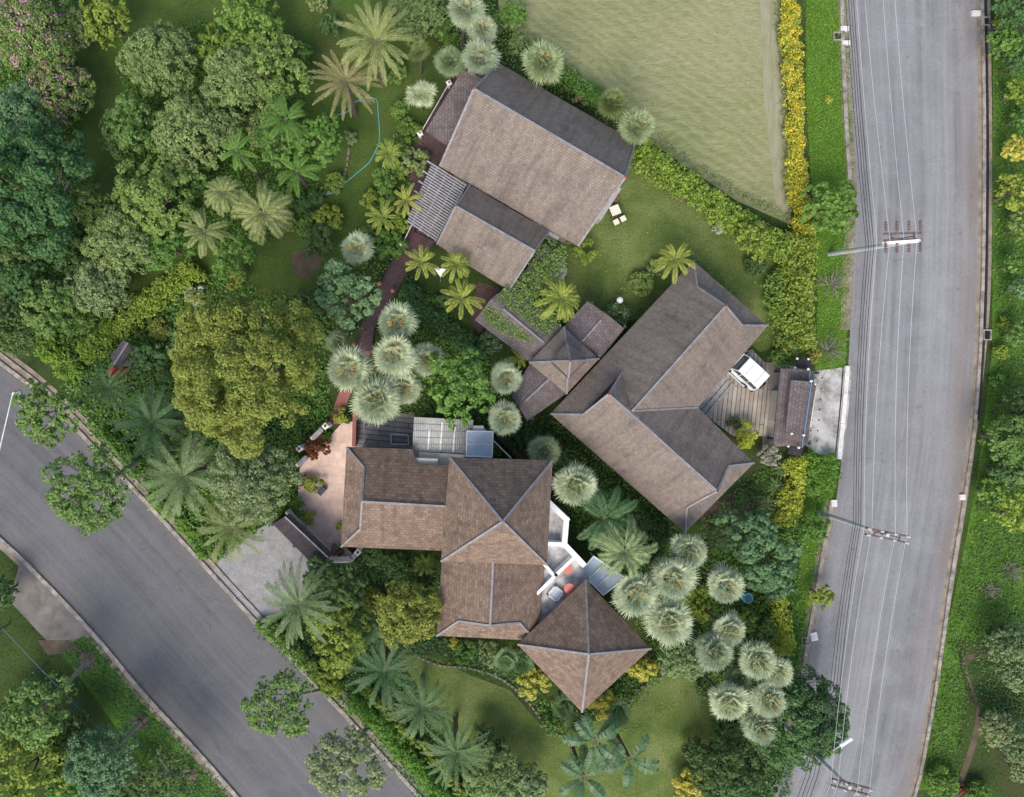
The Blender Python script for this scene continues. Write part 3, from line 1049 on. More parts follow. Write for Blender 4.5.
# west wing
e, r = 3.4, 5.5
w1, w2, w3 = P(346.5, 447, e), P(412.5, 449, e), P(417, 464, e - .0)
w5, w6 = P(341, 546.8, e), P(445, 551, e)
g1, g2 = P(362, 501.5, r), P(450, 506.5, r)
pN = (w1, w2, g2); pS = (w5, w6, g2)
w3 = on(pN, 417, 464.5); w4 = on(pN, 449, 465.5)
n1 = on(pN, 364, 467.5); s1 = on(pS, 360.3, 529)
roof(h2, [[w1, w2, w3, w4, g2, g1, n1], [w5, w6, g2, g1, s1], [w1, n1 - dn * .3, s1 - dn * .3, w5]], M['brown_tile'],
     [[g1, g2], [w1, n1, g1, s1, w5]], ridge_w=.13)
walls(h2, [w1, P(447, 450, e), w6, w5], e + .2, .6)
# great pyramid
e, a_ = 6.4, 9.7
t1, t2, t3, t4 = P(449.5, 457.3, e), P(552.5, 460.5, e), P(547, 565, e), P(441, 561.3, e)
ap = P(502.5, 521.5, a_)
roof(h2, [[t1, t2, ap], [t2, t3, ap], [t3, t4, ap], [t4, t1, ap]], M['brown_tile'], [[t, ap] for t in (t1, t2, t3, t4)], ridge_w=.13)
walls(h2, [t1, t2, t3, t4], e + .15, .7)
# south wing
e, r = 4.0, 6.3
s0, s5 = P(442, 556, e), P(546, 559, e)
b0, b5 = P(436.5, 635.8, e), P(536.5, 640.8, e)
rr1, rr2 = P(493.5, 553, r), P(490, 625.3, r)
pW = (s0, b0, rr2); pE = (s5, b5, rr2)
f1 = on(pW, 458.5, 620.8); f2 = on(pE, 519, 622.5)
roof(h2, [[s0, b0, f1, rr2, rr1], [s5, b5, f2, rr2, rr1], [b0, b5, f2 - dn * .3, f1 - dn * .3]], M['brown_tile'],
     [[rr1, rr2], [b0, f1, rr2, f2, b5]], ridge_w=.13)
walls(h2, [s0, s5, b5, b0], e + .15, .6)
# small pyramid
e, a_ = 4.6, 7.2
t1, t2, t3, t4 = P(517.5, 644.3, e), P(585.5, 580, e), P(651, 648.6, e), P(581.8, 712, e)
ap = P(588.5, 654, a_)
roof(h2, [[t1, t2, ap], [t2, t3, ap], [t3, t4, ap], [t4, t1, ap]], M['brown_tile'], [[t, ap] for t in (t1, t2, t3, t4)], ridge_w=.13)
walls(h2, [t1, t2, t3, t4], e + .15, .7)
# terrace with parapets between the pyramids
zt = 3.5
mb = MB()
tp = [(540, 500), (549.6, 500.5), (569, 517), (567.5, 544), (584, 563), (592, 590), (560, 625), (528, 625), (520, 560)]
mb.prism([tuple(P(*x, zt)[:2]) for x in tp], 0, zt)
mb.build('terrace', M['stainedroof'], h2)
def par(pts, z, w=.34, hh=.75):
    mb = MB()
    for a, b in zip(pts, pts[1:]):
        A_, B_ = P(*a, z + hh), P(*b, z + hh)
        d = (B_ - A_).normalized() * w * .5
        mb.beam(A_ - d - Vector((0, 0, hh / 2)), B_ + d - Vector((0, 0, hh / 2)), w, hh)
    mb.build('parapet', M['white'], h2)
par([(549.5, 503), (566.5, 519.5)], zt)
par([(566.5, 520), (564.5, 544)], zt + .002)
par([(547, 544), (564, 544.5)], zt - .002, .26)
par([(566, 546), (583, 564)], zt + .004)
par([(575, 557), (556, 575), (538, 593)], zt - .004, .2)
par([(545, 565), (554, 576)], zt - .006, .2)
for x, y in ((556, 594), (543.5, 576)):
    mb = MB()
    c = P(x, y, zt + .25)
    for k in range(4):
        a = math.radians(45 + 90 * k + 5)
        mb.box((c.x + .36 * math.cos(a), c.y + .36 * math.sin(a), zt + .12), (.1 if 1 else 0, .82, .24), a)
    sk = mb.build('skylight', M['whitewash'], h2)
    mb = MB()
    mb.box((c.x, c.y, zt + .16), (.64, .64, .05), math.radians(50))
    mb.build('pane', M['blue_glass'], sk)
# translucent canopy east of the terrace
def canopy(parent, quad, zs, bars, name='glass_canopy', mat='blue_glass', fw=.08):
    pts = [P(*p, z) for p, z in zip(quad, zs)]
    mb = MB()
    for a, b in zip(pts, pts[1:] + pts[:1]):
        mb.beam(a, b, fw, .1)
    for i in range(1, bars):
        t = i / bars
        mb.beam(q(pts[0], pts[3], t), q(pts[1], pts[2], t), fw * .7, .07)
    o = mb.build(name, M['white'], parent)
    mb = MB()
    mb.slab([p - Vector((0, 0, .05)) for p in pts], .03)
    mb.build('pane', M[mat], o)
    return o
canopy(h2, [(580.5, 572), (593.5, 556), (625, 578), (603, 595)], [3.3, 3.0, 3.0, 3.3], 3)
for x, y in ((595, 558), (622, 578)):
    p = P(x, y, 1.5)
    mb = MB()
    mb.box((p.x, p.y, 1.45), (.08, .08, 2.9))
    mb.build('canopy_post', M['white'], h2)
# north kitchen roofs
kq = [P(414, 417, 3.1), P(473.5, 420, 3.1), P(470, 457, 2.75), P(412, 458, 2.75)]
t = NT('corrugated_sheet')
wv = t.n('ShaderNodeTexWave', wave_type='BANDS', bands_direction='X')
t.l(t.pos(), wv.inputs['Vector']); wv.inputs['Scale'].default_value = 2.2
f = t.noise(t.pos(), .8, 6, .6)
k = t.ramp(f, [(.3, (.22, .23, .22)), (.7, (.40, .41, .39))])
t.col(t.mix(.6, k, t.ramp(wv.outputs['Fac'], [(0, (.72, .73, .73)), (1, (1.1, 1.1, 1.1))]), 'MULTIPLY'))
t.rough(.6); t.bump(wv.outputs['Fac'], .6, .05)
M['corrugated'] = t.m
mb = MB(); mb.slab(kq, .05)
kr = mb.build('sheet_roof', M['corrugated'], h2)
for i in range(1, 6):
    mb = MB()
    t_ = i / 6
    mb.beam(q(kq[0], kq[3], t_) + Vector((0, 0, .03)), q(kq[1], kq[2], t_) + Vector((0, 0, .03)), .04, .03)
    mb.build('batten', M['slat'], kr)
for u0, v0, v1 in ((.27, .3, .8), (.48, .1, .8), (.70, .15, .85)):
    mb = MB()
    mb.beam(q(q(kq[0], kq[1], u0), q(kq[3], kq[2], u0), v0) + Vector((0, 0, .03)), q(q(kq[0], kq[1], u0), q(kq[3], kq[2], u0), v1) + Vector((0, 0, .03)), .1, .02)
    mb.build('light_strip', M['whitewash'], kr)
mb = MB(); mb.slab([P(419, 452, 2.95), P(468, 455, 2.95), P(452, 465.5, 2.9), P(418, 464.5, 2.9)], .06)
mb.build('lower_sheet', plain('pale_sheet', (.50, .48, .41), .7, .12, 2), h2)
walls(h2, [P(414, 420, 2.6), P(470, 422, 2.6), P(468, 456, 2.6), P(415, 456, 2.6)], 2.66, .25, win=False)
canopy(h2, [(467, 431), (493, 431.5), (492, 457), (466.5, 456)], [3.3, 3.3, 3.1, 3.1], 2)
mb = MB()
p = P(478, 428, 2.9); mb.box((p.x, p.y, 2.9), (.75, .3, .1)); p = P(479.5, 430, 1.4); mb.box((p.x, p.y, 1.4), (.7, .25, 2.8))
mb.build('ledge', M['white'], h2)
mb = MB()
mb.beam(P(494, 441, 1.0), P(511, 458, 1.0), .09, .12)
mb.beam(P(494, 441, .5), P(511, 458, .5), .07, .07)
mb.build('stair_rail', M['white'], h2)
for i in range(4):
    mb = MB()
    a = P(503 + i * 5.5, 440 + i * 5.5, .3)
    mb.box((a.x, a.y, .5 - i * .11), (.36, .9, .1), math.radians(45))
    mb.build('step', M['deck_dark'], h2)

# open yard north of the west wing
sheet('courtyard', [(356, 413), (414, 413), (414, 449), (355, 447)], .06, M['courtyard'])
yr = thing('yard_trestle', 'low grey metal trestle standing in the board yard next to the sheet roof', 'trestle')
mb = MB()
fp = [P(391, 434, .4), P(408, 435, .4), P(408.5, 444.5, .4), P(391, 444, .4)]
for a, b in zip(fp, fp[1:] + fp[:1]): mb.beam(a, b, .07, .07)
mb.build('top_frame', M['whitewash'], yr)
for p in fp:
    mb = MB(); mb.box((p.x, p.y, .22), (.06, .06, .36)); mb.build('leg', M['slat'], yr)
yw = thing('yard_rail', 'grey railing along the left and lower edge of the board yard', 'railing')
mb = MB()
for a, b in (((364, 418), (364, 444)), ((357, 444.5), (412, 447.5)), ((365, 432), (381, 434))):
    mb.beam(P(*a, 1.0), P(*b, 1.0), .07, .06); mb.beam(P(*a, .5), P(*b, .5), .05, .05)
mb.build('rail', M['slat'], yw)
for x, y in ((364, 418), (364, 444), (380, 445.5), (397, 446.5), (412, 447.5)):
    p = P(x, y, .5)
    mb = MB()
    mb.box((p.x, p.y, .53), (.07, .07, 1.0))
    mb.build('post', M['slat'], yw)
cw = MB()
cw.beam(P(355.5, 412, .45), P(354.5, 446, .45), .26, .9)
cw.box((P(355.5, 411, .45).x, P(355.5, 411, .45).y, .5), (.34, .3, 1.0))
tag(cw.build('low_wall', M['redplank']), 'low red-brown wall dividing the pink patio from the board yard', 'wall')

# ---- entrance gate roof and walls round the pink patio
gr = thing('gate_roof', 'long dark tiled entrance gate roof between the grey cobbled apron and pink patio', 'gate')
ga, gb, gc, gd = P(272.5, 524, 2.4), P(285, 516.5, 2.7), P(329, 558, 2.7), P(317.5, 569, 2.4)
dark_tile = shingle('dark_tile', (.075, .062, .066), (.055, .045, .05), (.03, .025, .027), .2, .28)
roof(gr, [[ga, gb, gc, gd], [gb, P(289, 513.5, 2.5), P(333, 554.5, 2.5), gc]], dark_tile, [[gb, gc]], ridge_w=.1)
for x, y in ((276, 522), (297, 543), (318, 565)):
    p = P(x, y, 1.2)
    mb = MB()
    mb.box((p.x, p.y, 1.1), (.18, .18, 2.2))
    mb.build('post', M['darkwood'], gr)
mb = MB(); mb.beam(P(278, 521, 1.0), P(319, 562, 1.0), .06, 1.8)
mb.build('gate_panel', M['darkwood'], gr)
def gpost(x, y, label):
    p = P(x, y, 1.9)
    t_ = thing('gate_post', label, 'gate post', (p.x, p.y, 0), math.radians(45))
    mb = MB(); mb.box((0, 0, .95), (.3, .3, 1.9)); mb.build('shaft', M['white'], t_)
    mb = MB(); mb.box((0, 0, 1.95), (.36, .36, .1)); mb.box((0, 0, 2.03), (.3, .3, .07)); mb.build('cap', M['white'], t_)
    mb = MB(); mb.lathe((0, 0, 2.06), [(.1, 0), (.11, .05), (.03, .14)], 8); mb.build('knob', M['red'], t_)
gpost(301.6, 532.6, 'white gate post with red knob halfway along the dark gate roof')
gpost(324.6, 557.8, 'white gate post with red knob at the lower end of the dark gate roof')
gpost(358, 552, 'white gate post with red knob below the corner of the west wing roof')
gpost(325.5, 426, 'white gate post with red knob by the red path at the patio top')
gpost(299.5, 448.6, 'white gate post with red knob left of the red-leaved shrub')
def gwall(pts, label, z=1.25):
    t_ = thing('garden_wall', label, 'wall')
    mb = MB()
    for a, b in zip(pts, pts[1:]): mb.beam(P(*a, z / 2), P(*b, z / 2), .22, z)
    mb.build('base', M['whitewash'], t_)
    mb = MB()
    for a, b in zip(pts, pts[1:]): mb.beam(P(*a, z + .05), P(*b, z + .05), .34, .1)
    mb.build('coping', M['slat'], t_)
gwall([(322, 429), (312.5, 438.5)], 'short pale garden wall between the red path and the red-leaved shrub')
gwall([(307, 457), (298, 465)], 'short pale garden wall at the left corner of the patio under the olive tree')
gwall([(330.5, 559), (351.5, 559), (357, 553)], 'short pale garden wall below the patio with magenta flowers')
gwall([(288, 510), (300, 524), (326, 551)], 'thin pale garden wall behind the dark gate roof')

# ---- gatehouse on the right
gh = thing('gatehouse', 'brown tiled double-roofed gatehouse across the drive next to the grey road', 'gatehouse')
def double(quad_w, quad_e, name, mat=M['plum_tile']):
    roof(gh, [quad_w, quad_e], mat, [], name=name)
za, zb = 2.7, 3.6
lw = [P(781, 368.5, za), P(809.5, 370, zb), P(801.5, 447.5, zb), P(773.5, 442, za)]
le = [P(809.5, 370, zb), P(815, 373, za), P(808, 444, za), P(801.5, 447.5, zb)]
ro1 = roof(gh, [lw, le], M['plum_tile'])
uw = [P(791, 380, 3.7), P(811, 381.5, 4.4), P(803.5, 435, 4.4), P(785.5, 432.5, 3.7)]
ue = [P(811, 381.5, 4.4), P(816.5, 384, 3.7), P(809, 431, 3.7), P(803.5, 435, 4.4)]
ro2 = roof(gh, [uw, ue], M['plum_tile'], name='upper_roof')
m = MB(); m.beam(uw[1] + Vector((0, 0, .05)), uw[2] + Vector((0, 0, .05)), .07, .08); m.build('ridge_cap', M['bluetrim'], ro2)
for a, b in ((lw[1], uw[1]), (uw[2], lw[2])):
    m = MB(); m.beam(lw[1] + (lw[2] - lw[1]) * (0 if a is lw[1] else .83) + Vector((0, 0, .05)), lw[1] + (lw[2] - lw[1]) * (.16 if a is lw[1] else 1) + Vector((0, 0, .05)), .07, .08)
    m.build('ridge_cap', M['bluetrim'], ro1)
for nm, qd in (('end_roof', [(797, 358.5), (811.5, 360), (811.5, 369), (796.5, 368)]), ('end_roof', [(789, 446), (804, 447.5), (801, 456), (787.5, 454)])):
    zz = [2.5, 2.5, 2.6, 2.6]
    roof(gh, [[P(*a, z) for a, z in zip(qd, zz)]], dark_tile, name=nm)
knobs = [(797, 358.5, 2.6), (808, 359, 2.6), (795, 368, 2.9), (808, 369, 3.7), (811, 381, 4.5), (803.5, 435, 4.5), (791.5, 433.5, 3.9), (798.5, 447.5, 3.7), (788, 446, 2.9), (814.5, 384, 3.8)]
for x, y, z in knobs:
    m = MB(); p = P(x, y, z); m.lathe((p.x, p.y, p.z - .05), [(.06, 0), (.09, .08), (.06, .16), (.02, .2)], 8); m.build('knob', M['white'], gh)
walls(gh, [P(788, 385, 2.6), P(812, 386, 2.6), P(806, 432, 2.6), P(783, 428, 2.6)], 3.5, .3)
for x, y in ((784, 371), (808, 373), (800, 442), (777, 439)):
    m = MB(); p = P(x, y, 1.3); m.box((p.x, p.y, 1.3), (.16, .16, 2.6)); m.build('post', M['darkwood'], gh)

# wooden ramp boards in front of the car
rb = thing('ramp_boards', 'row of long weathered boards along the eave below the white car', 'boards')
for k in range(3):
    m = MB(); off = k * 4.3
    m.beam(P(696 + off, 411 + off * .8, .1), P(726 + off * .8, 377 + off * .8, .1), .24, .06)
    m.build('board', M['slat'], rb)

# ---- little tiled shed by the left hedge
sh = thing('small_shed', 'tiny shed with a pinkish grey tiled roof half hidden between hedge and dark bush', 'shed')
a, b, c, d = P(110, 357, 2.1), P(123, 340, 2.1), P(132, 349, 2.1), P(120, 370, 2.1)
k1, k2 = P(114, 365, 2.7), P(128, 343, 2.7)
roof(sh, [[a, b, k2, k1], [d, c, k2, k1]], M['plum_tile'], [[k1, k2]], ridge_w=.1)
walls(sh, [a, b, c, d], 2.2, .2, win=False)
m = MB(); p = P(123, 371, 0); m.box((p.x, p.y, .9), (.6, .3, 1.8), .9); m.build('door', M['red'], sh)
# ------------------------------------------------------------------ plants
def wr(rpx, z): return rpx * S * (1 - z / H)

STYLE = {  # lobe radius share, lobes, leaf size, leaves per (r/leaf)^2, flatness, sub-lobe share
    'billow': (.34, 15, .20, 30, .62, .36),
    'fine':   (.25, 40, .165, 34, .62, .42),
    'loose':  (.27, 15, .25, 22, .55, .42),
    'sparse': (.14, 46, .20, 13, .5, .6),
    'clump':  (.30, 12, .26, 26, .6, .40),
}

def crown_lobes(r, style, hz=None, blobs=None):
    lr, n, leaf, dens, flat, sub = STYLE[style]
    L = []
    hz = hz or r * flat
    k = 0
    tries = 0
    sq = rng.uniform(.75, 1.0, 7)
    ph = rng.uniform(0, 2 * math.pi)
    while k < n and tries < 4000:
        tries += 1
        a = rng.uniform(0, 2 * math.pi)
        u = math.sqrt(rng.uniform(0, 1))
        edge = 1 - .16 * (1 + math.sin(3 * a + ph)) / 2 - .10 * (1 + math.sin(5 * a + 2 * ph)) / 2
        rad = u * (r - r * lr * .75) * edge
        z = hz * math.sqrt(max(0, 1 - u * u)) * rng.uniform(.55, 1.05) - hz * .25
        lrad = r * lr * rng.uniform(.7, 1.2)
        p = (rad * math.cos(a), rad * math.sin(a), z, lrad)
        if tries < 2500 and any((p[0] - q[0]) ** 2 + (p[1] - q[1]) ** 2 + (p[2] - q[2]) ** 2 < (.62 * (lrad + q[3]) * .9) ** 2 for q in L):
            continue
        L.append(p)
        k += 1
    return np.array(L)

def trunk_mesh(mb, base, top, lobes, r0, limbs=6):
    """tapered trunk with limbs that reach into the crown"""
    base, top = Vector(base), Vector(top)
    mid = (base + top) / 2 + Vector((rng.normal() * .12, rng.normal() * .12, 0))
    mb.tube([base, base + (mid - base) * .15, mid, top], [r0 * 1.5, r0 * 1.05, r0 * .85, r0 * .6], 8)
    idx = rng.permutation(len(lobes))[:limbs]
    for i in idx:
        e = Vector(lobes[i][:3]) + Vector((0, 0, lobes[i][3] * .35))
        s0 = mid + (top - mid) * rng.uniform(.2, 1)
        m_ = (s0 + e) / 2 + Vector((0, 0, -.15))
        mb.tube([s0, m_, e], [r0 * .5, r0 * .32, r0 * .10], 5)

def tree(px, py, rpx, z, col, label, style='billow', cat='tree', extra=None, base=None, limbs=6, bark='bark', group=None, dens=1.0, name='tree'):
    """crown centred at height z over picture point px, py; extra = blossom material"""
    if base is None and math.hypot(px - NX, py - NY) > 300:
        z = min(z, rpx * S * .95 + .5)
    rpx *= 1.3 if style == 'sparse' else 1.16
    c = P(px, py, z)
    r = wr(rpx, z)
    L = crown_lobes(r, style)
    g = c if base is None else P(*base)
    t_ = thing(name, label, cat, (g.x, g.y, 0), 0, group)
    off = np.array([c.x - g.x, c.y - g.y, z])
    L[:, :3] += off
    lr, n, leaf, dn, flat, sub = STYLE[style]
    tot = int(dn * (r / leaf) ** 2 * dens)
    me = quad_mesh('crown', lobes_leaves(L, tot, leaf, subr=sub), F[col])
    link('crown', me, t_)
    mb = MB()
    trunk_mesh(mb, (0, 0, 0), (off[0], off[1], max(.6, z - .3 * r)), L, max(.06, .045 * r + .03), limbs)
    mb.build('trunk', M[bark], t_)
    if extra:
        V = lobes_leaves(L, int(tot * .16), leaf * .8, subr=sub)
        V[:, :, 2] += .06
        link('blossoms', quad_mesh('blossoms', V, F[extra]), t_)
    return t_

def shrub(px, py, rpx, col, label, h=None, leaf=.15, cat='shrub', dens=1.0, name='shrub', extra=None, group=None, n=9, ball=False):
    r = rpx * S
    h = h or r * 1.15
    c = P(px, py, h * .7)
    r = wr(rpx, h * .7)
    if ball:
        m = 60
        d = unit(rng.normal(size=(m, 3)))
        d[:, 2] = np.abs(d[:, 2]) - .2
        L = np.concatenate([d * np.array([r * .78, r * .78, h * .45]) + np.array([0, 0, h * .5]), np.full((m, 1), r * .22)], 1)
        tot = int(42 * (r / leaf) ** 2 * dens)
    else:
        L = crown_lobes(r, 'clump', h * .55)[:n]
        L[:, 2] += h * .55
        tot = int(34 * (r / leaf) ** 2 * dens)
    V = lobes_leaves(L, tot, leaf, subr=.42)
    V[:, :, 2] = np.maximum(V[:, :, 2], .02)
    if extra:
        t_ = thing(name, label, cat, (c.x, c.y, 0), 0, group)
        link('foliage', quad_mesh('foliage', V, F[col]), t_)
        W = lobes_leaves(L, int(tot * .25), leaf * .8, subr=.45)
        W[:, :, 2] += .06
        link('blossoms', quad_mesh('blossoms', W, F[extra]), t_)
        return t_
    o = link(name, quad_mesh(name, V, F[col]))
    o.location = (c.x, c.y, 0)
    return tag(o, label, cat, group)

def hedge(line, wpx, h, col, label, leaf=.17, dens=1.0, bump_=.3, extra=None, name='hedge', cat='hedge'):
    ln = smooth_line(line, 5)
    pts = [P(x, y, h * .7) for x, y in ln]
    w = wr(wpx, h * .7)
    L = []
    for i, p in enumerate(pts):
        d = (pts[min(i + 1, len(pts) - 1)] - pts[max(i - 1, 0)]).normalized()
        sd = Vector((d.y, -d.x, 0))
        for k in range(max(2, int(w / .35))):
            s_ = rng.uniform(-.5, .5)
            rr = rng.uniform(.7, 1.25) * min(.42, w * .3)
            q_ = p + sd * s_ * max(.05, w - rr * 1.3)
            L.append((q_.x, q_.y, h * (1 - .28 * (2 * s_) ** 2) * rng.uniform(1 - bump_, 1) - rr * .7, rr))
            if k % 2 == 0:
                L.append((q_.x, q_.y, h * .35, rr))
    L = np.array(L)
    o0 = np.array([pts[0].x, pts[0].y, 0])
    L[:, :3] -= o0
    length = sum((b - a).length for a, b in zip(pts, pts[1:]))
    tot = int(dens * 15 * length * (w + h * .5) / (leaf * leaf) * .55)
    V = lobes_leaves(L, tot, leaf, subr=.45)
    V[:, :, 2] = np.maximum(V[:, :, 2], .02)
    if extra:
        t_ = thing(name, label, cat, tuple(o0))
        link('foliage', quad_mesh('foliage', V, F[col]), t_)
        W = lobes_leaves(L, int(tot * .8), leaf * .75, subr=.5)
        W[:, :, 2] += .07
        link('blossoms', quad_mesh('blossoms', W, F[extra]), t_)
        return t_
    o = link(name, quad_mesh(name, V, F[col]))
    o.location = tuple(o0)
    return tag(o, label, cat)

# ---- palms -----------------------------------------------------------------
def fan_crown(nf=58, blades=20, seed=0, lo=.40, hi=.52):
    """unit crown (radius 1) of folded fan leaves on stalks"""
    r = np.random.default_rng(100 + seed)
    Q = []
    for i in range(nf):
        u = (i + .5) / nf
        el = math.asin(1 - u * 1.15) + r.normal() * .10
        az = i * 2.39996 + r.normal() * .12
        d = np.array([math.cos(az) * math.cos(el), math.sin(az) * math.cos(el), math.sin(el) * .9])
        side = unit(np.cross(d, [0, 0, 1.0]) if abs(d[2]) < .97 else np.array([math.sin(az), -math.cos(az), 0]))
        up = np.cross(side, d)
        lp = r.uniform(lo, hi)
        c = d * lp
        fs = r.uniform(.74, 1.12)
        w = .012
        Q.append([c * .06 - side * w, c * .06 + side * w, c + side * w, c - side * w])
        for b in range(blades):
            a = (b + .5) / blades * 2 - 1
            an = a * 1.75 + r.normal() * .03
            bd = d * math.cos(an) + side * math.sin(an) + up * (.18 - .1 * abs(a))
            bd = bd / np.linalg.norm(bd)
            ln = (.56 - .17 * abs(a) ** 2) * fs * r.uniform(.85, 1.08)
            wv = unit(np.cross(bd, up)) * .026
            tip = c + bd * ln - np.array([0, 0, .07 * r.uniform(.4, 1.5)])
            m = c + bd * ln * .55
            Q.append([c - wv * .3, m - wv, tip, m + wv])
    return np.array(Q)

def stalks(seed=0):
    r = np.random.default_rng(300 + seed)
    Q = []
    for i in range(26):
        az = r.uniform(0, 6.283); el = r.uniform(.35, 1.35); ln = r.uniform(.2, .42)
        d = np.array([math.cos(az) * math.cos(el), math.sin(az) * math.cos(el), math.sin(el)])
        s_ = unit(np.cross(d, [0, 0, 1.0])) * .022
        b = d * .25 + np.array([0, 0, .34]); t_ = b + d * ln * .7
        Q.append([b - s_, b + s_, t_ + s_ * .6, t_ - s_ * .6])
    return np.array(Q)

def feather_crown(nf=30, pairs=26, width=.030, ll=.23, droop=.55, rise=(.1, 1.25), vee=.35, seed=0, skew=.55, inner=.12):
    """unit crown of arching pinnate fronds"""
    r = np.random.default_rng(500 + seed)
    Q = []
    for i in range(nf):
        u = (i + .5) / nf
        el = rise[1] + (rise[0] - rise[1]) * u ** .8 + r.normal() * .05
        az = i * 2.39996 + r.normal() * .15
        h = np.array([math.cos(az), math.sin(az), 0.])
        L = r.uniform(.8, 1.15)
        K = 14
        pts = []
        p = np.zeros(3)
        e = el
        for k in range(K + 1):
            pts.append(p.copy())
            p = p + (h * math.cos(e) + np.array([0, 0, math.sin(e)])) * L / K * 1.12
            e -= (droop + el * .62) / K * (1 + k / K)
        pts = np.array(pts)
        side0 = np.array([-h[1], h[0], 0.])
        for k in range(K):
            d = unit(pts[k + 1] - pts[k])
            w = side0 * .014 * (1 - .7 * k / K)
            Q.append([pts[k] - w, pts[k] + w, pts[k + 1] + w * .9, pts[k + 1] - w * .9])
        for j in range(pairs):
            t_ = inner + (1 - inner) * (j + .5) / pairs
            f = t_ * K
            k = min(int(f), K - 1)
            b = pts[k] + (pts[k + 1] - pts[k]) * (f - k)
            d = unit(pts[k + 1] - pts[k])
            up = np.cross(side0, d) * -1
            if up[2] < 0: up = -up
            prof = math.sin(math.pi * min(1, .12 + t_ * .86)) ** .6
            for sg in (-1, 1):
                v = side0 * sg * math.cos(skew) + d * math.sin(skew) + up * (vee * r.uniform(.6, 1.3))
                v = unit(v)
                ln = ll * prof * r.uniform(.85, 1.15)
                wv = d * width * .5
                m = b + v * ln * .5
                tip = b + v * ln - np.array([0, 0, ln * .28 * r.uniform(.4, 1.4)])
                Q.append([b - wv * .5, m - wv, tip, m + wv])
    return np.array(Q)

def broad_crown(nf=9, seed=0):
    """unit crown of a few wide glossy blades on stalks, torn along the edge (banana)"""
    r = np.random.default_rng(700 + seed)
    Q = []
    for i in range(nf):
        el = r.uniform(.25, 1.0); az = i * 2.39996 + r.normal() * .2
        h = np.array([math.cos(az), math.sin(az), 0.]); side = np.array([-h[1], h[0], 0.])
        K = 16; p = np.zeros(3); e = el; pts = []
        for k in range(K + 1):
            pts.append(p.copy())
            p = p + (h * math.cos(e) + np.array([0, 0, math.sin(e)])) / K * 1.15
            e -= (1.0 + el * .4) / K
        for k in range(K):
            w = side * .016
            Q.append([pts[k] - w, pts[k] + w, pts[k + 1] + w, pts[k + 1] - w])
        for k in range(3, K):
            t_ = k / K
            wd = .20 * math.sin(math.pi * min(1, (t_ - .12) / .9)) ** .6
            for sg in (-1, 1):
                dz = np.array([0, 0, -.05 * r.uniform(.3, 1.8)])
                b0, b1 = pts[k], pts[k + 1]
                fwd = (b1 - b0) * .8
                Q.append([b0, b1 - (b1 - b0) * .03, b1 + fwd * .6 + side * sg * wd * r.uniform(.9, 1.1) + dz, b0 + fwd + side * sg * wd + dz])
    return np.array(Q)

PALM = {}
def palm_meshes(kind):
    if kind in PALM: return PALM[kind]
    r = []
    for s_ in range(5):
        if kind == 'fan': V = fan_crown(46 + 6 * s_, 20, s_, .34)
        elif kind == 'openfan': V = fan_crown(24 + 3 * s_, 15, s_ + 7, .12, .55)
        elif kind == 'date': V = feather_crown(25 + 2 * s_, 36, .022, .125 + .006 * s_, .34 + .09 * s_, (-.05, 1.25), .3, s_, .85)
        elif kind == 'sago': V = feather_crown(30, 26, .030, .17, .35, (.05, 1.2), .25, s_ + 5)
        elif kind == 'areca': V = feather_crown(11 + s_, 18, .06, .25, .6 + .12 * s_, (.15, 1.2), .2, s_ + 9, .95)
        elif kind == 'royal': V = feather_crown(10 + 2 * s_, 34, .030, .19 + .012 * s_, .6 + .15 * s_, (.15, 1.1), .12, s_ + 13, .7)
        elif kind == 'banana': V = broad_crown(8, s_)
        elif kind == 'rosette': V = feather_crown(26, 10, .05, .10, .3, (.1, 1.3), .1, s_ + 17)
        r.append(V)
    PALM[kind] = (r, {})
    return PALM[kind]

def palm(kind, px, py, rpx, z, col, label, group=None, cat='palm', seed=None, st=False, name=None, base=None):
    c = P(px, py, z)
    g = c if base is None else P(*base)
    R = wr(rpx, z)
    vs, cache = palm_meshes(kind)
    s_ = int(rng.integers(0, 5)) if seed is None else seed
    key = (s_, col)
    if key not in cache: cache[key] = quad_mesh('crown', vs[s_], F[col])
    nm = name or {'fan': 'fan_palm', 'openfan': 'fan_palm', 'date': 'date_palm', 'sago': 'sago_palm', 'areca': 'areca_palm', 'royal': 'feather_palm', 'banana': 'banana_plant', 'rosette': 'rosette_plant'}[kind]
    t_ = thing(nm, label, cat, (g.x, g.y, 0), rng.uniform(0, 6.28) if base is None else 0, group)
    cr = link('crown', cache[key], t_)
    off = (c.x - g.x, c.y - g.y, z - .15 * R)
    cr.location = off
    cr.scale = (R, R, R)
    cr.rotation_euler = (rng.normal() * .13, rng.normal() * .13, 0)
    if kind != 'rosette':
        mb = MB()
        n = 9
        pts = [(off[0] * i / n, off[1] * i / n, (z - .1 * R) * i / n) for i in range(n + 1)]
        rad = max(.07, .075 * R)
        mb.tube(pts, [rad * (1.35 if i == 0 else 1 + .06 * (i % 2)) for i in range(n + 1)], 9)
        mb.build('trunk', M['bark'], t_)
    if st:
        k2 = ('st', s_)
        if k2 not in cache: cache[k2] = quad_mesh('flower_stalks', stalks(s_), F['stalk'])
        o = link('flower_stalks', cache[k2], t_)
        o.location = off
        o.scale = (R, R, R)
    return t_

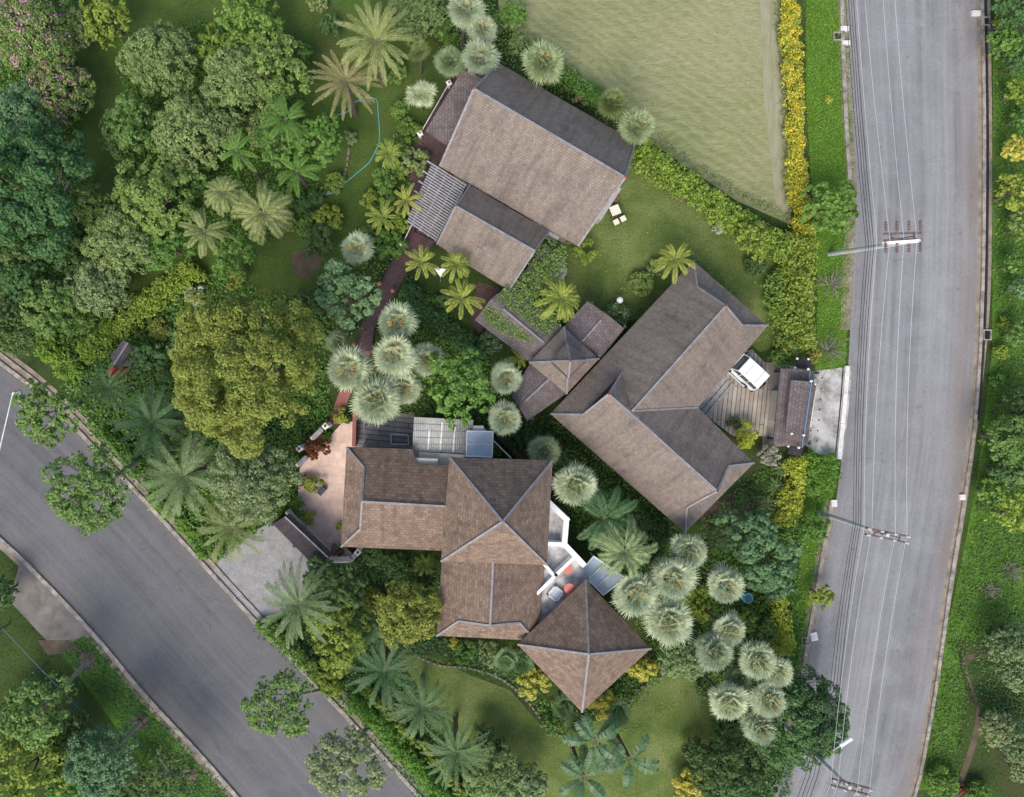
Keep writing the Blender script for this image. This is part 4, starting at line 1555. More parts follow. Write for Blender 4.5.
# silver fan palms: (px, py, r, z, label)
GF = 'silver fan palms'
for px, py, r, z, lb in [
    (397, 323, 22, 5.0, 'silver fan palm right of the boardwalk, topmost of the cluster of six'),
    (394, 355, 24, 5.6, 'silver fan palm in the middle of the cluster by the boardwalk end'),
    (426, 360, 18, 4.4, 'smaller silver fan palm at the right edge of the boardwalk cluster'),
    (349, 370, 25, 5.2, 'silver fan palm touching the big olive tree, leftmost of the boardwalk cluster'),
    (377, 400, 26, 5.6, 'silver fan palm overhanging the board yard, lowest of the boardwalk cluster'),
    (404, 388, 20, 4.6, 'silver fan palm squeezed between two larger ones just above the board yard'),
    (505, 379, 18, 4.6, 'silver fan palm left of the pavilion, the upper of the pair'),
    (504, 419, 18, 4.6, 'silver fan palm above the blue glass canopy, lower of the pair left of the pavilion'),
    (575, 485, 23, 5.2, 'large silver fan palm right of the tall pyramid roof'),
    (543, 62, 22, 4.6, 'silver green fan palm at the field edge above the ridge of the gabled house'),
    (637, 127, 19, 4.4, 'silver green fan palm at the east corner of the gabled house'),
    (465, 9, 21, 4.6, 'silver fan palm at the top edge left of the field, topmost of its row'),
    (482, 29, 16, 4.0, 'small silver fan palm at the top, second of its row left of the field'),
    (480, 58, 20, 4.2, 'silver fan palm against the north corner of the gabled house'),
    (357, 249, 18, 3.6, 'lone silver fan palm left of the boardwalk near the soil patch'),
    (689, 551, 19, 5.2, 'silver fan palm under the south corner of the L-shaped house'),
    (673, 578, 24, 5.6, 'silver fan palm at the centre of the group right of the small pyramid roof'),
    (635, 594, 24, 5.4, 'silver fan palm next to the terrace canopy, leftmost of its group'),
    (669, 622, 25, 5.4, 'silver fan palm just right of the tip of the small pyramid roof'),
    (726, 586, 20, 5.0, 'solitary silver fan palm left of the teal jar'),
    (729, 630, 18, 4.8, 'silver fan palm directly below the solitary one, above the lower right group'),
    (714, 653, 20, 5.0, 'silver fan palm above the south lawn, upper left of the lower right group'),
    (757, 660, 21, 5.4, 'silver fan palm at the top of the group beside the big dark tree'),
    (777, 671, 17, 5.0, 'silver fan palm touching the big dark tree, rightmost of the lower group'),
    (729, 702, 20, 5.0, 'silver fan palm at the right edge of the south lawn, leftmost of the lower group'),
    (768, 700, 20, 5.2, 'silver fan palm beside the big dark tree, one below the rightmost'),
    (760, 728, 18, 4.8, 'silver fan palm at the very bottom of the lower right group'),
]:
    green = 'silver green' in lb
    palm('fan', px, py, r * 1.1, z, 'silvergreen' if green else 'silver', lb, GF, st=True)
for px, py, r, z, col, lb in [
    (740, 679, 15, 4.2, 'silvergreen', 'small greener fan palm squeezed in the middle of the lower right group'),
    (544, 452, 19, 4.0, 'silvergreen', 'dull green fan palm north-east of the tall pyramid roof'),
    (338, 342, 14, 3.2, 'silvergreen', 'small dull green fan palm left of the lower boardwalk end'),
    (450, 61, 18, 3.6, 'silvergreen', 'green fan palm left of the north corner of the gabled house'),
    (612, 104, 19, 3.8, 'palegreen', 'yellowish fan palm between two silver ones on the field edge'),
]:
    palm('fan', px, py, r, z, col, lb, 'green fan palms')
for px, py, r, z, col, lb in [
    (421, 94, 18, 2.6, 'silver', 'open silvery fan palm left of the veranda roof'),
    (420, 52, 16, 3.0, 'palegreen', 'pale open fan palm beneath the olive shrub at the top'),
    (370, 627, 20, 2.8, 'blue', 'bluish fan palm in the shade above the dark date palms'),
    (521, 662, 17, 1.8, 'darkpalm', 'dark fan palm under the left eave of the small pyramid roof'),
    (564, 706, 17, 2.0, 'darkpalm', 'dark fan palm below the left slope of the small pyramid roof'),
    (620, 713, 16, 2.2, 'darkpalm', 'dark fan palm below the right slope of the small pyramid roof'),
    (506, 660, 15, 2.0, 'blue', 'pale bluish fan palm below the corner of the south wing'),
    (575, 724, 12, 1.8, 'darkpalm', 'small dark fan palm between stone edging and banana plants'),
]:
    palm('openfan', px, py, r, z, col, lb, 'low fan palms')
# date palms
GD = 'date palms with long feathered fronds'
for px, py, r, z, col, lb, kd in [
    (375, 38, 40, 6.0, 'palegreen', 'large pale date palm at the top, above the garden hose', 'date'),
    (345, 80, 34, 5.2, 'drypalm', 'browning date palm at the upper end of the garden hose', 'date'),
    (181, 477, 42, 5.0, 'datepalm', 'large blue-green date palm below the big olive tree', 'date'),
    (230, 529, 34, 4.4, 'palegreen', 'pale green date palm just above the grey cobbled apron', 'date'),
    (298, 606, 40, 5.4, 'datepalm', 'large grey-green date palm below the dark gate roof', 'date'),
    (149, 422, 36, 4.2, 'darkpalm', 'dark date palm left of the olive tree near the kerb tree', 'date'),
    (384, 672, 36, 4.8, 'darkpalm', 'dark date palm left of the south lawn, topmost of three in a row', 'date'),
    (421, 708, 33, 4.6, 'darkpalm', 'dark date palm left of the south lawn, middle of three in a row', 'date'),
    (457, 753, 35, 4.8, 'darkpalm', 'dark date palm at the lower left corner of the south lawn, last of three', 'date'),
    (107, 388, 26, 3.4, 'darkpalm', 'dark feathery palm next to the tiny tiled shed', 'date'),
]:
    palm(kd, px, py, r, z, col, lb, GD)
for px, py, r, z, col, lb in [
    (606, 519, 34, 5.6, 'darkpalm', 'dark feather palm between the tall pyramid roof and L-shaped house'),
    (626, 552, 34, 6.2, 'datepalm', 'feather palm leaning over the white framed terrace canopy'),
    (262, 212, 33, 5.0, 'palegreen', 'pale feather palm in the trees left of the garden hose end'),
    (222, 192, 24, 5.4, 'palegreen', 'pale feather palm with light fronds among the grey-green trees, upper left one'),
    (203, 230, 25, 4.6, 'palegreen', 'pale drooping feather palm above the yellow-green hedge'),
    (236, 150, 22, 6.0, 'green', 'green feather palm with few fronds topping the grey-green trees'),
    (285, 118, 26, 4.4, 'green', 'green feather palm left of the bright round shrub by the hose'),
    (296, 170, 25, 3.8, 'green', 'green feather palm just above the end of the garden hose'),
]:
    palm('royal', px, py, r, z, col, lb, 'feather palms')
for px, py, r, z, lb in [
    (421, 262, 18, 4.2, 'yellow-green areca palm by the boardwalk, left of two under the lower gable'),
    (456, 264, 18, 4.2, 'yellow-green areca palm against the lower gable eave, right of two'),
    (462, 298, 21, 4.2, 'yellow-green areca palm below the pair at the lower gable'),
    (561, 298, 26, 4.4, 'large bright areca palm between the mossy roof and the pavilion'),
    (676, 259, 22, 4.0, 'bright areca palm at the north corner of the L-shaped house'),
    (389, 153, 17, 3.4, 'yellow-green areca palm at the bend of the garden hose'),
    (407, 200, 16, 3.2, 'yellow-green areca palm left of the slatted pergola'),
    (382, 216, 17, 3.0, 'yellow-green areca palm in the bed left of the upper boardwalk'),
    (518, 358, 12, 2.4, 'small areca palm at the left tip of the pavilion roof'),
    (425, 565, 13, 2.2, 'small variegated areca palm below the west wing of the main house'),
]:
    palm('areca', px, py, r, z, 'areca', lb, 'areca palms')
for px, py, r, z, lb in [
    (594, 742, 30, 4.2, 'banana plant with dark glossy leaves in the south lawn, upper of three'),
    (630, 760, 28, 4.0, 'banana plant with dark glossy leaves in the south lawn, right of three'),
    (584, 778, 27, 4.0, 'banana plant with dark glossy leaves in the south lawn, lowest of three'),
]:
    palm('banana', px, py, r * .98, z, 'glossy', lb.replace('banana plant', 'palm').replace('leaves', 'fronds'), 'dark glossy lawn palms', name='lawn_palm')
for px, py, r, lb in [
    (783, 469, 10, 'grey spiky rosette plant below the gatehouse, topmost of four'),
    (775, 487, 10, 'grey spiky rosette plant left of the lime hedge, second from the gatehouse'),
    (766, 503, 9, 'grey spiky rosette plant nearest the dark round bush, third from the gatehouse'),
    (778, 509, 10, 'grey spiky rosette plant above the blue-green tree, lowest of four'),
    (69, 363, 11, 'grey spiky rosette plant by the kerb left of the tiny shed'),
]:
    palm('rosette', px, py, r, .5, 'sage', lb, 'grey rosette plants', cat='plant')

# ---- trees
T = tree
T(30, 28, 44, 6.5, 'mid', 'pink-flowering tree in the top left corner, its crown cut by the frame', 'fine', extra='pink')
T(58, 92, 32, 5.5, 'mid', 'lower pink-flowering tree beside the top left lawn', 'fine', extra='pink')
T(74, 30, 22, 5, 'grey', 'olive grey tree between the pink-flowering tree and the lime shrub tree', 'fine')
T(107, 18, 26, 4.5, 'bright', 'bright yellow-green tree at the top edge above the lawn', 'loose')
T(160, 62, 37, 6.5, 'grey', 'grey-green billowing tree right of the top left lawn, topmost of its grove', 'fine')
T(248, 18, 34, 7, 'green', 'fresh green tree at the top edge left of the hose lawn', 'loose')
T(218, 50, 22, 4.5, 'bright', 'small tree with yellowish leaves above the grey-green grove', 'loose')
T(238, 84, 36, 6.5, 'grey', 'grey-green tree in the grove just below the yellowish small tree', 'fine')
T(274, 70, 36, 6.5, 'mid', 'tall green tree left of the browning date palm', 'billow')
T(134, 130, 31, 6, 'mid', 'green billowing tree on the left side of the grove beside the dark lawn', 'billow')
T(195, 140, 40, 7.5, 'grey', 'large grey-green tree in the middle of the grove', 'fine')
T(160, 198, 42, 7, 'mid', 'large green billowing tree in the lower part of the grove', 'billow')
T(124, 240, 36, 6, 'grey', 'grey-green tree at the lower left end of the grove', 'fine')
T(25, 122, 38, 6, 'blue', 'bluish green tree at the left edge below the pink-flowering trees', 'billow')
T(36, 192, 70, 8, 'deep', 'very large dark tree with pale branches at the left edge', 'loose', bark='palebark', limbs=11, dens=1.5)
T(86, 205, 26, 5.5, 'mid', 'green tree bulging from the right side of the very large dark tree', 'billow')
T(18, 252, 30, 6, 'dark', 'dark tree at the left edge below the very large tree', 'billow')
T(98, 286, 29, 5.5, 'sage', 'rounded pale sage tree above the yellow-green hedge', 'fine')
T(56, 308, 31, 5, 'mid', 'light green tree above the left kerb corner', 'billow')
T(10, 325, 31, 5.5, 'dark', 'dark fine-leaved tree at the left edge where the kerb begins', 'fine')
T(247, 368, 76, 9, 'olive', 'huge rounded olive-yellow tree left of the fan palms and patio', 'fine', limbs=9, dens=1.25)
T(347, 295, 31, 5, 'blue', 'mottled dark glossy tree left of the boardwalk', 'clump', extra=None)
T(251, 481, 43, 3.8, 'pale', 'greyish spreading tree left of the dark gate roof', 'fine')
T(47, 412, 33, 6, 'mid', 'street tree overhanging the left road, the upper one by the thin lamp', 'loose', base=(80, 405), bark='palebark', dens=1.1)
T(90, 488, 40, 6.5, 'mid', 'wide ragged street tree overhanging the left road below the upper one', 'sparse', base=(140, 460), bark='palebark', limbs=12, dens=1.7)
T(281, 705, 31, 5.5, 'mid', 'ragged street tree over the left road below the large grey-green date palm', 'sparse', base=(322, 690), bark='palebark', limbs=10, dens=1.6)
T(346, 762, 33, 5.5, 'pale', 'pale thin-leaved street tree at the bottom over the left road', 'sparse', base=(368, 728), bark='palebark', limbs=12, dens=2.0)
T(40, 705, 38, 4.8, 'mid', 'green tree leaning from the upper mulch ring across the road', 'loose', base=(88, 661), bark='palebark', limbs=9)
T(30, 765, 42, 5.5, 'bright', 'yellow-green tree in the bottom left corner', 'loose')
T(102, 760, 36, 4.6, 'blue', 'blue-green tree leaning from the middle mulch ring', 'fine', base=(140, 722), bark='palebark')
T(165, 782, 30, 4, 'dark', 'dark thin tree at the bottom by the lowest mulch ring', 'sparse', base=(189, 775), bark='palebark')
T(2, 592, 17, 4, 'deep', 'dark green tree at the left edge beside the dark concrete driveway', 'billow')
T(406, 612, 33, 4.5, 'olive', 'feathery orange-green tree left of the south wing', 'fine')
T(345, 588, 23, 4, 'dark', 'dark small tree right of the grey-green date palm', 'clump')
T(336, 634, 36, 3.2, 'bright', 'bright green spreading tree right of the grey-green date palm', 'loose')
T(460, 386, 36, 5, 'green', 'dense green tree between the fan palm cluster and the pavilion', 'loose')
T(492, 775, 29, 4.5, 'grey', 'grey-green tree at the bottom next to the third dark date palm', 'fine')
T(522, 785, 24, 4, 'sage', 'sage green tree at the bottom edge below the south lawn', 'fine')
T(484, 735, 12, 2.5, 'dark', 'small dark tree right of the third dark date palm', 'clump')
T(684, 655, 25, 3.2, 'sage', 'low greyish bushy tree at the upper right of the south lawn', 'fine')
T(747, 537, 30, 5.2, 'blue', 'blue-green tree right of the bare soil by the L-shaped house, upper of three', 'clump')
T(768, 562, 29, 5.2, 'blue', 'blue-green tree with layered leaves above the teal jar', 'clump')
T(778, 588, 14, 4, 'blue', 'small blue-green tree right of the teal jar, lowest of three', 'clump')
T(812, 527, 16, 3, 'green', 'small round green tree on the verge below the middle utility pole', 'clump')
T(820, 595, 12, 2.2, 'bright', 'small yellow-green street tree at the left kerb of the grey road', 'clump')
T(795, 718, 48, 6, 'deep', 'big dark green tree overhanging the grey road at the bottom', 'fine', dens=1.4)
T(728, 770, 36, 5, 'dark', 'dark tree at the bottom right of the south lawn', 'billow')
T(742, 747, 22, 4, 'grey', 'brownish green tree between the fan palms and dark bottom tree', 'fine')
T(828, 208, 28, 4, 'green', 'broad green tree on the verge beside the upper utility pole', 'loose', dens=1.3)
T(753, 243, 20, 3.2, 'bright', 'bright green small tree inside the bend of the hedges', 'loose')
T(1012, 8, 22, 5, 'deep', 'dark bluish tree in the top right corner', 'billow')
T(1006, 44, 17, 3.5, 'green', 'green tree below the top right corner tree', 'clump')
T(1003, 22, 10, 2.5, 'bright', 'small bright tree next to the top right storm drain', 'clump')
T(1018, 93, 13, 3, 'bright', 'light green tree at the right edge, second below the corner', 'clump')
T(1015, 150, 13, 3, 'gold', 'golden-leaved small tree at the right edge', 'clump')
T(1017, 193, 20, 3.5, 'bright', 'wide light green tree at the right edge below the golden one', 'loose')
T(1013, 265, 11, 2.4, 'green', 'small green tree at the right edge beside the bare cut in the verge', 'clump')
T(1020, 288, 11, 2.6, 'blue', 'small bluish tree at the right edge above the lower storm drain', 'clump')
T(1010, 437, 28, 5, 'mid', 'large rounded green tree on the right verge', 'billow')
T(1018, 466, 18, 4.4, 'mid', 'lower lobe-like green tree attached below the large right verge tree', 'billow')
T(993, 492, 14, 3, 'green', 'green tree near the right kerb opposite the middle utility pole', 'clump')
T(1012, 513, 19, 3, 'croton', 'tree speckled with yellow leaves on the right verge', 'loose')
T(1008, 645, 21, 5, 'sage', 'pale sage tree at the right edge above the worn footpath', 'fine')
T(1016, 672, 18, 4.6, 'sage', 'sage tree at the right edge inside the bend of the worn footpath', 'fine')
T(998, 728, 17, 4.4, 'pale', 'pale green tree right of the worn footpath', 'fine')
T(1018, 742, 20, 5, 'sage', 'sage green tree at the right edge below the pale one', 'fine')
T(1021, 770, 12, 3.6, 'pale', 'small pale tree in the lower right corner', 'fine')
T(418, 18, 27, 4.5, 'grey', 'olive grey tree at the top above the pale open fan palm', 'fine')
T(322, 140, 24, 3.6, 'green', 'bright dense round tree left of the garden hose', 'clump', dens=1.3)
T(512, 18, 16, 3.4, 'green', 'fresh green small tree at the top left corner of the field', 'clump')
T(70, 780, 22, 4.5, 'green', 'green tree between the yellow-green and the blue-green bottom left trees', 'billow')

def twigs(px, py, rpx, label, n=46):
    r = rpx * S
    c = P(px, py, r * .5)
    mb = MB()
    for i in range(n):
        az = i * 2.4 + rng.normal() * .2
        el = rng.uniform(.15, 1.35)
        d = Vector((math.cos(az) * math.cos(el), math.sin(az) * math.cos(el), math.sin(el) * .8))
        m_ = d * r * .5
        mb.tube([(0, 0, .02), m_, m_ + (d + Vector(rng.normal(size=3) * .25)) * r * .5], [.022, .014, .006], 4)
        for k in range(2):
            mb.tube([m_, m_ + (d + Vector(rng.normal(size=3) * .5)) * r * rng.uniform(.25, .5)], [.011, .005], 4)
    o = mb.build('dry_shrub', F['twig'])
    o.location = (c.x, c.y, 0)
    tag(o, label, 'shrub')

T(190, 186, 26, 5, 'green', 'fresh green tree filling the gap between grove and feather palms', 'billow')
T(222, 116, 26, 5.5, 'mid', 'dark-topped green tree in the grove above the green feather palm with few fronds', 'billow')
T(262, 128, 18, 4.5, 'grey', 'small grey-green tree left of the green feather palm near the hose', 'fine')
T(168, 246, 27, 4.5, 'green', 'green tree between the lower grove and the yellow-green hedge', 'billow')
T(232, 256, 22, 3.2, 'green', 'low fresh green tree just above the huge olive tree and below the feather palms', 'clump')
T(72, 252, 27, 5, 'dark', 'dark tree below the very large dark tree, right of the left edge', 'billow')
T(30, 285, 28, 5, 'deep', 'deep green tree at the left edge above the dark fine-leaved one', 'billow')
T(295, 62, 20, 4.5, 'green', 'bright green tree leaning out over the lawn left of the browning date palm', 'loose')
T(278, 145, 22, 3.6, 'green', 'green tree under the feather palms left of the garden hose', 'clump')
T(118, 345, 0, 1, 'mid', '') if False else None
T(185, 345, 18, 3.4, 'deep', 'deep green small tree hugging the left side of the huge olive tree', 'clump')
T(160, 455, 20, 2.6, 'deep', 'deep green low tree between two date palms below the huge olive tree', 'clump')
T(322, 575, 18, 2.8, 'deep', 'deep green low tree under the lower gate post', 'clump')

T(66, 738, 26, 4, 'dark', 'dark tree between the leaning green tree and the blue-green one', 'billow')
T(12, 720, 24, 4.2, 'green', 'green tree at the left edge above the yellow-green corner tree', 'billow')
T(128, 788, 22, 3.2, 'deep', 'deep green tree at the bottom edge right of the blue-green leaning tree', 'billow')
T(1020, 405, 20, 4, 'dark', 'dark green tree at the right edge above the large rounded verge tree', 'billow')
T(1005, 470, 18, 3, 'deep', 'deep green tree hugging the lower left of the large rounded verge tree', 'clump')
T(1018, 60, 16, 3.2, 'deep', 'deep green tree at the right edge between the corner tree and the light green one', 'billow')
T(1021, 120, 12, 2.6, 'green', 'fresh green tree at the right edge just above the golden one', 'clump')
T(1020, 225, 14, 2.8, 'mid', 'mid green tree at the right edge below the wide light green one', 'clump')
T(1019, 335, 13, 2.6, 'mid', 'mid green tree at the right edge level with the lower storm drain', 'clump')

# ---- shrubs
SH = shrub
SH(447, 31, 15, 'green', 'fresh green shrub left of the top row of silver fan palms')
SH(316, 4, 12, 'grey', 'small pale shrub at the top edge left of the large pale date palm')
SH(329, 218, 17, 'bright', 'rounded yellow-green shrub below the end of the garden hose')
SH(350, 137, 8, 'sage', 'tiny grey shrub right of the bright round tree by the hose')
SH(335, 181, 12, 'green', 'low green shrub ringed by stones near the hose end')
SH(408, 130, 15, 'green', 'soft green shrub next to the white veranda post')
SH(415, 161, 18, 'grey', 'reddish olive shrub left of the slatted pergola')
SH(386, 183, 20, 'green', 'large soft green shrub between hose and pergola, the upper one')
SH(389, 246, 21, 'green', 'large soft green shrub left of the upper boardwalk, the lower one')
SH(318, 243, 22, 'dark', 'dark shrub left of the lone silver fan palm')
SH(310, 300, 18, 'dark', 'dark shrub below the bare soil patch')
SH(516, 43, 13, 'grey', 'grey shrub between the corner tree and the field-edge fan palm')
SH(596, 92, 10, 'mid', 'green shrub between the dry shrub and the yellowish fan palm on the field edge')
SH(627, 140, 10, 'croton', 'yellowish shrub right below the fan palm at the east corner')
SH(581, 97, 11, 'drypalm', 'dry brownish shrub on the field edge')
SH(652, 157, 14, 'bright', 'lime shrub at the start of the hedge near the east gable')
SH(585, 249, 17, 'bright', 'yellow-green shrub below the south corner of the gabled house')
SH(556, 270, 12, 'variegated', 'pale variegated ball shrub on the mossy roof edge', ball=True, h=1.6)
SH(655, 268, 11, 'grey', 'grey-green shrub left of the areca palm at the north corner')
SH(642, 283, 13, 'mid', 'dull green mound shrub on the lawn above the pavilion', ball=True)
SH(617, 315, 14, 'green', 'clipped round bush flecked with white, right of the pavilion', ball=True, extra='variegated')
SH(492, 341, 13, 'deep', 'clipped dark bush below the mossy roof', ball=True, extra='variegated')
SH(722, 224, 11, 'variegated', 'blue-grey shrub below the diagonal hedge')
SH(756, 265, 12, 'dark', 'dark purplish bush in the hedge bend', ball=True)
SH(195, 294, 12, 'variegated', 'whitish shrub above the huge olive tree')
SH(237, 279, 15, 'olive', 'olive shrub above the huge olive tree, right of the whitish one')
SH(159, 329, 12, 'olive', 'small round yellow-green bush left of the huge olive tree', ball=True)
SH(150, 360, 26, 'deep', 'dark layered shrub right of the tiny tiled shed')
SH(126, 365, 9, 'redleaf', 'small red-leaved shrub beside the tiny tiled shed')
SH(317, 447, 16, 'redleaf', 'rusty red-leaved shrub in the corner of the pink patio')
SH(325, 437, 8, 'green', 'small green shrub right above the rusty red-leaved shrub')
SH(340, 416, 9, 'lime', 'lime shrub at the top of the pink patio by the red path')
SH(347, 419, 6, 'dark', 'thin dark shrub against the low red-brown wall')
SH(313, 485, 11, 'bright', 'yellow-green potted shrub on the left side of the patio')
SH(304, 481, 7, 'redleaf', 'small reddish shrub at the left patio edge behind the yellow-green one')
SH(300, 508, 12, 'green', 'green shrub on the patio behind the dark gate roof')
SH(309, 518, 9, 'lime', 'lime-leaved shrub on the patio next to the gate roof')
SH(338.5, 526, 5, 'lime', 'tiny lime plant under the west wing eave on the patio')
SH(337, 551, 8, 'green', 'shrub with magenta flowers by the lower patio wall', extra='magenta')
SH(373, 556, 11, 'deep', 'clipped dark green ball bush right of the lower gate post', ball=True)
SH(396, 566, 14, 'deep', 'dark bush below the west wing of the main house', ball=True)
SH(372, 600, 13, 'olive', 'olive mound shrub left of the feathery orange-green tree', ball=True)
SH(420, 590, 14, 'dark', 'dark shrub against the wall left of the south wing')
SH(330, 676, 21, 'bright', 'yellow-green shrub at the kerb below the bright green spreading tree', h=1.0)
SH(466, 652, 14, 'green', 'green shrub below the eave of the south wing, left one')
SH(489, 654, 14, 'sage', 'grey-green shrub below the eave of the south wing, right one')
SH(455, 643, 8, 'gold', 'small golden shrub under the left corner of the south wing')
SH(534, 684, 20, 'gold', 'bright golden shrub left of the small pyramid roof')
SH(640, 668, 19, 'gold', 'bright golden shrub right of the small pyramid roof')
SH(603, 704, 21, 'gold', 'golden shrub under the lower tip of the small pyramid roof')
SH(653, 678, 9, 'mid', 'small green shrub inside the short stone edging')
SH(549, 727, 12, 'mid', 'green ground shrub left of the dark glossy lawn palms')
SH(697, 752, 14, 'dark', 'dark clipped ball bush on the south lawn', ball=True, h=1.7)
SH(688, 787, 21, 'gold', 'golden yellow shrub at the bottom edge of the south lawn', h=1.4)
SH(500, 748, 12, 'deep', 'dark purple-green shrub at the lower left of the south lawn')
SH(770, 456, 15, 'twig', 'dry greyish shrub below the gatehouse')
SH(752, 490, 7, 'dark', 'tiny dark ball bush by the east corner of the L-shaped house', ball=True)
SH(746, 436, 15, 'lime', 'bright lime shrub at the lower end of the wooden drive', h=1.3)
SH(735, 424, 8, 'dark', 'dark shrub between the wooden drive and the L-shaped house')
twigs(835, 283, 16, 'pale dry twiggy shrub on the verge, upper of two')
twigs(832, 350, 17, 'pale dry twiggy shrub on the verge above the concrete drive')
SH(1008, 323, 9, 'bright', 'light green shrub on the right verge above the lower storm drain')
SH(1002, 352, 10, 'bright', 'light green shrub on the right verge below the lower storm drain')
SH(999, 382, 10, 'green', 'green shrub on the right verge above the large rounded tree')
twigs(1014, 572, 14, 'grey leafless shrub on the right verge')
twigs(992, 591, 9, 'small dry shrub on the right verge')
SH(944, 785, 17, 'green', 'squared clipped bush at the bottom of the right verge', ball=True, h=1.3)
SH(979, 795, 13, 'green', 'rounded clipped bush at the bottom edge right of the red plant', ball=True)
SH(961, 790, 7, 'redleaf', 'small red plant between the two clipped bushes at the bottom')
SH(829, 100, 5, 'lime', 'tiny lime shrub on the verge beside the upper road', h=.4)
SH(815, 355, 9, 'olive', 'small olive shrub left of the concrete drive')
SH(694, 196, 7, 'green', 'small shrub beside the teal pot at the hedge')
SH(280, 745, 1, 'mid', '', h=.1) if False else None
SH(575, 265, 9, 'grey', 'potted shrub beside the air conditioner of the gabled house', h=.9) if False else None
SH(443, 300, 10, 'deep', 'dark shrub right of the boardwalk under the areca palms')
SH(515, 440, 13, 'dark', 'dark shrub between the lower silver fan palm and L-shaped house')
SH(494, 452, 9, 'green', 'green shrub beside the white stair rail')
SH(655, 560, 14, 'dark', 'dark shrub below the south-west slope of the L-shaped house')
SH(700, 610, 15, 'croton', 'yellowish shrub between the upper fan palm group and the teal jar')
SH(745, 620, 15, 'croton', 'yellowish shrub below the teal jar')
SH(770, 632, 14, 'mid', 'green shrub left of the lime hedge by the grey road')
SH(705, 690, 10, 'dark', 'dark shrub between the south lawn and the lower fan palm group')
SH(240, 560, 10, 'lime', 'lime shrub between the pale green date palm and the kerb', h=.6) if False else None
SH(270, 628, 10, 'green', 'green shrub at the kerb left of the grey-green date palm')

SH(400, 110, 13, 'green', 'green shrub between the open silvery fan palm and the veranda post')
SH(370, 200, 13, 'bright', 'bright shrub at the left edge of the bed between hose and pergola')
SH(400, 224, 13, 'croton', 'yellowish shrub squeezed between two areca palms left of the boardwalk')
SH(372, 232, 13, 'mid', 'mid green shrub right above the lone silver fan palm')
SH(398, 172, 12, 'croton', 'yellowish shrub next to the reddish olive shrub left of the pergola')
SH(310, 205, 16, 'deep', 'deep green shrub below the garden hose end')
SH(395, 70, 14, 'mid', 'mid green shrub right of the large pale date palm')
SH(330, 25, 13, 'deep', 'deep green shrub at the top left of the large pale date palm')
SH(305, 225, 13, 'green', 'green shrub left of the rounded yellow-green shrub by the hose')
SH(285, 222, 14, 'mid', 'mid green shrub right of the pale feather palm near the hose')

# ---- hedges
hedge([(83, 352), (110, 333), (135, 312), (160, 292), (192, 268)], 26, 1.5, 'croton', 'yellow-green hedge running up from the left kerb corner to the huge olive tree')
hedge([(44, 345), (60, 362), (72, 376)], 26, 1.0, 'vergebright', 'short bright green hedge along the left kerb corner')
hedge([(100, 430), (120, 450), (135, 470)], 16, .9, 'green', 'narrow green hedge along the left kerb under the street trees')
hedge([(556, 72), (575, 82), (595, 96)], 20, 1.6, 'green', 'dark green hedge between the gabled house and field')
hedge([(640, 150), (670, 172), (700, 193), (735, 218), (765, 238), (790, 248)], 30, 1.9, 'croton', 'long diagonal yellow-green hedge along the mown field', bump_=.35)
hedge([(803, 240), (800, 275), (797, 310), (802, 345)], 38, 2.2, 'bright', 'thick bright green hedge between the lawn and verge above the gatehouse', bump_=.4, leaf=.2)
hedge([(776, 275), (785, 310), (790, 350), (782, 362)], 26, 1.5, 'green', 'darker green hedge on the lawn side above the gatehouse', leaf=.2)
hedge([(789, -60), (790, 0), (794, 60), (795, 110), (797, 150), (799, 200)], 19, 1.2, 'bright', 'long hedge of yellow flowers between field and verge', extra='yellowflower', leaf=.15)
hedge([(799, 205), (806, 232)], 20, 1.1, 'bright', 'end piece of yellow flowers touching the bend of the hedges', extra='yellowflower', leaf=.15)
hedge([(797, 462), (793, 490), (790, 520)], 24, 1.6, 'lime', 'lime yellow hedge below the gatehouse')
hedge([(776, 598), (785, 620), (786, 650)], 20, 1.4, 'lime', 'lime hedge between the teal jar and the verge')
hedge([(803, 470), (820, 462), (828, 475), (815, 492)], 30, 1.1, 'vergebright', 'mounded bright green hedge beside the concrete drive', leaf=.13)
hedge([(408, 292), (430, 315), (455, 335), (480, 352)], 22, 1.3, 'deep', 'dark green hedge between the boardwalk fan palms and the sunken lawn')
hedge([(528, 430), (560, 452), (595, 480), (630, 510), (665, 540)], 24, 1.4, 'dark', 'dark hedge along the south-west eave of the L-shaped house')
hedge([(352, 704), (375, 722), (400, 748), (425, 778), (445, 810)], 22, 1.2, 'vergebright', 'bright clipped hedge along the kerb below the dark date palms', leaf=.13)
hedge([(366, 690), (395, 720), (430, 755), (462, 795)], 13, 1.0, 'bright', 'thin yellow-green hedge between the kerb hedge and dark date palms')
hedge([(745, 590), (760, 600), (770, 615)], 16, 1.3, 'green', 'green hedge right behind the teal jar') if False else None
hedge([(660, 600), (690, 600), (705, 590)], 18, 1.2, 'croton', 'yellowish hedge between the fan palms below the L-shaped house')

hedge([(150, 497), (172, 515), (190, 535), (205, 555)], 15, .6, 'vergebright', 'low bright green hedge on the kerb left of the pale green date palm', leaf=.12)
hedge([(262, 625), (285, 645), (310, 668), (330, 690)], 16, .9, 'green', 'green hedge on the kerb under the large grey-green date palm')
# ---- stuff: undergrowth in the beds, flowering ground cover on the verges, creepers on the roof
def in_poly(pt, poly):
    x, y = pt
    c = False
    j = len(poly) - 1
    for i in range(len(poly)):
        xi, yi = poly[i]; xj, yj = poly[j]
        if (yi > y) != (yj > y) and x < (xj - xi) * (y - yi) / (yj - yi) + xi: c = not c
        j = i
    return c

